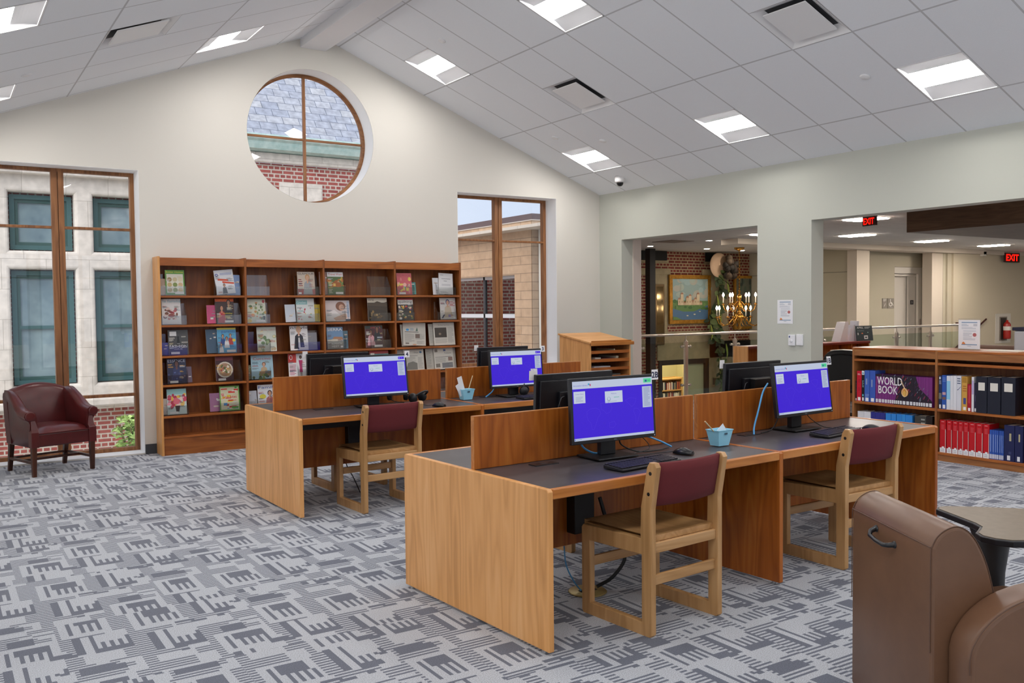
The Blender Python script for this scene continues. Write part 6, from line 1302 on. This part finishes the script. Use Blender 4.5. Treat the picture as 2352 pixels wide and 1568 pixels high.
# stairwell: black column, mirror, pictures, vine, chandelier
struct(MB().box(5.79, 5.955, 5.42, 5.58, -3.2, HC, paint('0f0d0d', .5)).build('column'))
mr = thing('wall_mirror', 'tall narrow mirror in dull metal frame beside the castle-sized painting', 'mirror', (6.53, 5.90, 0)); mr['label'] = 'tall narrow mirror in a dull metal frame, left of the gold-framed painting'
MB().box(-.155, .155, 0, .05, .58, 2.03, paint('6d5a40', .3, .8)).build('frame', mr, bevel=.02); MB().box(-.10, .10, -.002, .0, .64, 1.97, paint('8a7a5c', .12, .9)).build('glass', mr)
pt = thing('painting', 'gold-framed painting of pale houses on a green shore by blue water', 'painting', (6.83, 5.88, 1.07)); GOLD = noisy('gold_leaf', '9a6a22', 'c9923a', 12, .35, .2, 4, .6)
f = MB()
for x0, x1, z0, z1 in ((0, 1.38, 0, .10), (0, 1.38, 1.09, 1.19), (0, .10, .1, 1.09), (1.28, 1.38, .1, 1.09)): f.box(x0, x1, 0, .06, z0, z1, GOLD)
f.build('frame', pt, bevel=.012)
PA = [('r', 0, 0, 1, 1, '93a8a4')] + blobs(['a9b5a8', '8aa5a8', 'b0aea0', '9db4b2'], 20, 3, 0, 1, .55, 1, .14) + [('p', [(0, 0), (1, 0), (1, .35), (.8, .30), (.55, .20), (.3, .22), (0, .30)], '4f6f8f')]
PA += [('p', [(0, .28), (.3, .20), (.6, .20), (.85, .30), (1, .36), (1, .46), (0, .48)], '5f7f4a')] + blobs(['547a42', '6f8f52', '456a3c'], 26, 8, .02, .98, .26, .46, .06)
for k in range(9): x = .14 + k * .075; h = .50 + .10 * math.sin(k * 2.1) + .04 * (k % 2); PA += [('r', x, .36, x + .08, h, ['cbb796', 'd6c3a2', 'c2a888'][k % 3]), ('p', [(x - .005, h), (x + .085, h), (x + .04, h + .05)], 'a8765c'), ('r', x + .03, .42, x + .045, .46, '8a6a50')]
PA += [('p', [(0, 0), (.25, 0), (.1, .07), (0, .08)], '64824a'), ('e', .4, .10, .03, .015, 'c9c0a8'), ('e', .6, .13, .03, .015, 'c9c0a8'), ('e', .75, .2, .025, .012, 'c9c0a8')]
MB().box(.10, 1.28, .02, .05, .10, 1.09, paint('93a8a4', .5)).art(PA, 1.18, .99, (.10, .0195, .10), lift=.0003).build('canvas', pt)
p2 = thing('painting', 'partly hidden dark green painting behind the chandelier', 'painting', (9.03, 5.88, .9))
MB().box(0, .07, 0, .05, 0, 1.36, GOLD).box(.07, .64, 0, .05, 1.29, 1.36).box(.07, .64, 0, .05, 0, .07).build('frame', p2)
MB().box(.07, .64, .02, .05, .07, 1.29, paint('5f6152')).art(blobs(['3f4f42', '4a5a4a', '8a7a66', '6a5a4c', '2f3a34'], 30, 11, .05, .95, .05, .95, .13), .57, 1.22, (.07, .0195, .07), lift=.0003).build('canvas', p2)
vn = thing('hanging_vine', 'tall artificial vine with large leaves and pods climbing the stone wall', 'plant', (8.3, 5.75, -1.0)); rs = random.Random(9)
st_ = [Vector((.12 * math.sin(z * 2.1) + .06 * math.sin(z * 5), .05 * math.cos(z * 3), z)) for z in [k * .12 for k in range(32)]]
MB().tube(st_, .028, 7, paint('4a4a2c', .8)).build('stem', vn)
lf = MB(); LMs = [paint('3f4f2a', .6), paint('55632f', .6), paint('2f3b22', .6)]
for k in range(120):
    z = rs.uniform(.2, 3.6); base = st_[min(31, int(z / .12))]; a = rs.uniform(PI, 2 * PI); L_ = rs.uniform(.10, .24)
    e = Euler((rs.uniform(-.9, .3), rs.uniform(-1.2, 1.2), rs.uniform(-1, 1))).to_matrix(); c = base + Vector((math.cos(a) * .12, math.sin(a) * .06 - .02, 0))
    lf.add([tuple(c + e @ Vector(q)) for q in ((0, 0, 0), (.35 * L_, -.01, -.3 * L_), (.3 * L_, -.02, -.7 * L_), (0, -.02, -1.1 * L_), (-.3 * L_, -.02, -.7 * L_), (-.35 * L_, -.01, -.3 * L_))], [(0, 1, 2, 3, 4, 5)], LMs[k % 3])
lf.build('foliage', vn)
for k in range(7):
    z = .9 + k * .38; b_ = st_[int(z / .12)] + Vector((.14 * (-1) ** k, -.1, 0)); MB().tube([b_, b_ + Vector((.03, 0, -.12)), b_ + Vector((.05, 0, -.26)), b_ + Vector((.02, 0, -.38))], [.008, .026, .022, .006], 8, paint('8f9a3c', .5)).build('pod', vn)
ht = thing('straw_hat_decoration', 'large pale straw hat decoration with dark drapery at the top of the vine', 'decoration', (8.25, 5.65, 2.5))
MB().lathe([(.001, 0), (.16, .02), (.30, .0), (.305, .015), (.15, .05), (.14, .12), (.001, .14)], (0, 0, 0), 26, paint('c9a98a', .8), 'y').build('hat', ht)
m_ = MB(); 
for k in range(16): m_.lathe([(.001, -.09), (.07, -.05), (.085, 0), (.06, .06), (.001, .09)], (.12 + rs.uniform(-.05, .32), -.16 + rs.uniform(-.05, .05), rs.uniform(-.3, .2)), 8, paint(['2b241d', '3a2c20', '4a3a2a'][k % 3], .9))
m_.build('drapery', ht)
cd = thing('chandelier', 'brass chandelier with two tiers of lit candle bulbs hanging over the stairwell', 'chandelier', (7.5, 4.3, 0)); BR = paint('c08a3e', .22, .95)
MB().lathe([(.001, 2.829), (.12, 2.829), (.11, 2.79), (.04, 2.76), (.001, 2.75)], n=20, m=BR).build('ceiling_cup', cd)
ch_ = MB()
for k in range(24): z = 2.75 - k * .0375; ch_.cbox((0, 0, z), (.03 if k % 2 else .008, .008 if k % 2 else .03, .03), None, BR)
ch_.build('chain', cd)
MB().lathe([(.001, 1.86), (.03, 1.84), (.015, 1.78), (.045, 1.74), (.05, 1.66), (.025, 1.6), (.06, 1.54), (.07, 1.46), (.03, 1.40), (.05, 1.34), (.10, 1.28), (.11, 1.20), (.05, 1.12), (.03, 1.06), (.05, 1.0), (.02, .96), (.001, .94)], n=20, m=BR).build('body', cd)
def cbulb(x, y, z):
    MB().lathe([(.001, z), (.012, z), (.012, z + .13), (.001, z + .131)], (x, y, 0), 8, paint('efe6d2', .5)).build('candle', cd)
    MB().lathe([(.001, z + .132), (.02, z + .15), (.026, z + .175), (.018, z + .205), (.001, z + .235)], (x, y, 0), 10, glow('ffe9cc', 30)).build('bulb', cd)
for n_, R_, z0, zt in ((8, .52, 1.18, 1.22), (6, .36, 1.50, 1.52)):
    for k in range(n_):
        a = 2 * PI * (k + .3) / n_; c, s = math.cos(a), math.sin(a)
        pts = [(c * q * R_, s * q * R_, z) for q, z in ((.12, z0 + .1), (.3, z0 + .02), (.5, z0 - .10), (.72, z0 - .14), (.92, z0 - .08), (1.0, zt - .0))]
        MB().tube(pts, .011, 7, BR).lathe([(.001, zt), (.045, zt + .01), (.05, zt + .02), (.015, zt + .03), (.015, zt + .05), (.001, zt + .051)], (c * R_, s * R_, 0), 12, BR).build('arm', cd); cbulb(c * R_, s * R_, zt + .052)
# lower floor seen through the glass: door frame, book truck, room behind
dfm = MB().box(6.56, 6.66, 5.97, 6.25, -3.19, .2, paint('15140f', .5)).box(8.10, 8.22, 5.97, 6.25, -3.19, .2).box(6.66, 8.10, 5.97, 6.25, .08, .2); struct(dfm.build('door_2', bevel=.004))
dl = MB().box(0, .62, -.02, .02, -3.18, .07, paint('a8a684', .5)); o = dl.build('door_panel'); o.location = (7.58, 6.06, 0); o.rotation_euler = (0, 0, 0); struct(o)
OLV = plaster('paint_straw', 'cfc08e'); struct(MB().box(6.3, 10, 9, 9.1, -3.2, 1.5, OLV).box(6.3, 6.4, 6.26, 9, -3.2, 1.5).box(10, 10.1, 6.26, 9.1, -3.2, 1.5).box(6.3, 10, 6.26, 9, 1.4, 1.5).build('wall_lower_room')); struct(MB().quad([(6.3, 6.25, -3.19), (10, 6.25, -3.19), (10, 9, -3.19), (6.3, 9, -3.19)], CARP).build('floor'))
al = bpy.data.lights.new('lower_lamp', 'POINT'); al.energy = 220; al.shadow_soft_size = .3; ao = bpy.data.objects.new('lower_lamp', al); COL.objects.link(ao); ao.location = (8, 7.2, .9)
bk = thing('open_bookcase', 'light wooden bookcase full of books in the room below, seen through the doorway', 'bookcase', (7.85, 7.6, -3.19)); WB = paint('b98a4a', .5)
for x in (0, 1.0): MB().box(x, x + .04, 0, .3, 0, 2.78, WB).build('side_panel', bk)
MB().box(.04, 1.0, .27, .30, 0, 2.78, WB).build('back_panel', bk)
BZ = [.3, .62, .94, 1.26, 1.58, 1.90, 2.18, 2.46]
for z in BZ + [2.76]: MB().box(.04, 1.0, 0, .268, z - .03, z, WB).build('shelf', bk)
pb = {}; n_ = 0
for sz in (2.46, 2.18, 1.90):
    x = .05; rr = random.Random(int(sz * 100))
    while x < .95:
        w_ = rr.uniform(.025, .045); c = rr.choice(['7a2a26', 'd9d2c2', '2a2c34', '8a7a5a', 'c9c4b8', '3a4a5a', 'a0522f', 'e0dcd0'])
        if c not in pb: pb[c] = MB().box(0, .03, 0, .15, 0, .2, paint(c, .6)).build('book'); o = pb[c]
        else: o = pb[c].copy(); COL.objects.link(o)
        o.scale = (w_ / .032, 1, rr.uniform(.85, 1.08)); o.location = (7.85 + x, 7.62, -3.19 + sz + .0005); x += w_ + .002; n_ += 1
        tag(o, 'small upright book on the %s shelf of the bookcase below the railing' % {2.46: 'upper', 2.18: 'middle', 1.90: 'lower'}[sz], 'book', 'books on the %s shelf of the bookcase below' % {2.46: 'upper', 2.18: 'middle', 1.90: 'lower'}[sz])
pw_ = MB().box(8.34, 8.56, 5.935, 5.954, -.47, -.32, paint('4a4236', .6)); pw_.art([('t', 'EXIT', .5, .3, .35, 'b0a890', {'w': .5})], .22, .15, (8.34, 5.9349, -.47), lift=.001); tag(pw_.build('wall_sign'), 'small dark EXIT plaque on the stone wall below', 'sign')
# reception desk and what stands on it
rd = thing('reception_desk', 'wooden reception desk with dark red rounded top in the hall', 'desk', (1.388, -1.5, 0)); REDT = paint('6f2b22', .35)
MB().box(0, .03, 0, .26, 0, .95, OAK_L('z')).build('end_panel', rd, bevel=.008); MB().box(.0305, 2.75, .0, .27, .915, .95, REDT).build('top', rd, bevel=.008)
MB().box(.0305, 2.75, .23, .26, 0, .914, OAK_R('z')).build('front_panel', rd)
for x in (.7, 1.5, 2.3, 2.72): MB().box(x, x + .025, .02, .2295, .7255, .914, OAK_R('z')).build('divider', rd)
MB().box(.0305, 2.75, -.62, .2295, .70, .725, OAK_SE('x')).build('work_surface', rd)
bh = thing('brochure_rack', 'clear stepped rack with white brochures on the reception desk', 'brochure rack', (3.50, -1.42, .9505))
bh.scale = (.8, .7, 1)
MB().prism([(.0, 0), (.22, 0), (.26, .30), (.16, .30)], 0, .22, 'y', paint('e6e2e4', .4)).build('side_panel', bh); 
for k, (x, h) in enumerate(((.30, .20), (.40, .25), (.50, .31))): MB().prism([(x, 0.0), (x + .08, 0), (x + .10, h), (x + .04, h)], .02, .2, 'y', paint('e2e2ea', .6)).art([], 1, 1).build('brochure_stack', bh)
ap = MB(); ap.T = Matrix.Rotation(-.12, 4, 'X'); ap.box(0, .40, 0, .01, .0, .235, paint('263336', .4)); ap.art([('t', 'APRIL', .25, .82, .12, 'e8eaea', {'w': .4}), ('lines', .52, .8, .9, .93, 2, 'c0c8c8'), ('lines', .05, .62, .5, .72, 2, '6a7a78'), ('r', .45, .12, .68, .35, 'e8eaea'), ('r', .5, .18, .63, .28, '3a4a4a'), ('e', .35, .5, .05, .04, 'd07a4a'), ('e', .7, .55, .04, .03, '8fb0a0'), ('r', .06, .4, .12, .55, 'c9d2d0')], .40, .235, (0, -.0003, 0), lift=.0004)
o = ap.build('calendar_card'); o.location = (3.86, -1.46, .9515); tag(o, 'dark printed card headed APRIL standing on the reception desk', 'card')
oc = thing('office_chair', 'black office chair with rounded back behind the low bookcase', 'chair', (1.72, -2.80, 0), PI / 2 + .5)
rg = []
for k in range(9):
    a = PI * k / 8; yy = -.05 + .1 * k / 8; q = math.sin(max(.05, a)) ** .4 if 0 < k < 8 else .75
    rg.append([(.25 * q * (abs(math.cos(t_)) ** .6) * (1 if math.cos(t_) > 0 else -1), yy, .68 + .26 * q * (abs(math.sin(t_)) ** .7) * (1 if math.sin(t_) > 0 else -1)) for t_ in [2 * PI * j / 28 for j in range(28)]])
MB().loft(rg, paint('101012', .5)).build('backrest', oc)
rg = [[(x, y, .40) for x, y in ((-.23, -.30), (.23, -.30), (.25, -.08), (.2, -.05), (-.2, -.05), (-.25, -.08))]]; 
MB().prism([(-.23, -.52), (.23, -.52), (.25, -.3), (.22, -.06), (-.22, -.06), (-.25, -.3)], .38, .46, 'z', paint('141416', .7)).build('seat', oc, bevel=.025, seg=3)
MB().lathe([(.001, .06), (.03, .06), (.025, .38), (.001, .38)], (0, -.28, 0), 12, BLK).build('gas_lift', oc)
for k in range(5):
    a = 2 * PI * k / 5; MB().tube([(0, -.28, .09), (.28 * math.cos(a), -.28 + .28 * math.sin(a), .055)], [.022, .014], 8, BLK).build('base_arm', oc)
    MB().lathe([(.001, -.02), (.028, -.018), (.028, .018), (.001, .02)], (.28 * math.cos(a), -.28 + .28 * math.sin(a), .028), 12, BLK, 'x').build('caster', oc)
MB().box(-.03, .03, .02, .06, .42, .6, BLK).build('back_bracket', oc)
tag(MB().box(2.85, 3.2, -2.05, -1.7, .7255, .80, paint('dcd6cc', .7)).box(2.88, 3.18, -2.03, -1.72, .8005, .86, paint('c9c6bd', .7)).build('paper_stack'), 'stack of papers on the reception work surface', 'papers')
cb_ = thing('white_cabinet', 'white cabinet with dark top edge behind the low bookcase at the right edge', 'cabinet', (1.2, -5.85, 0)); MB().box(0, .4, 0, .62, 0, 1.24, paint('dfe3e8', .4)).build('body', cb_, bevel=.02); MB().box(-.01, .41, -.01, .63, 1.2405, 1.275, paint('2a2e4a', .4)).build('top', cb_, bevel=.005)
sf = thing('hall_sofa', 'brown sofa back seen over the low bookcase in the hall', 'sofa', (5.3, -3.6, 0)); MB().box(0, .2, 0, 1.3, .05, .88, paint('5f4030', .5)).build('backrest', sf, bevel=.04, seg=3); MB().box(.205, .75, 0, 1.3, .05, .42, paint('5f4030', .5)).build('seat', sf, bevel=.04, seg=3)
for x, y in ((.05, .05), (.65, .05), (.05, 1.2), (.65, 1.2)): MB().box(x, x + .05, y, y + .05, 0, .05, BLK).build('foot', sf)
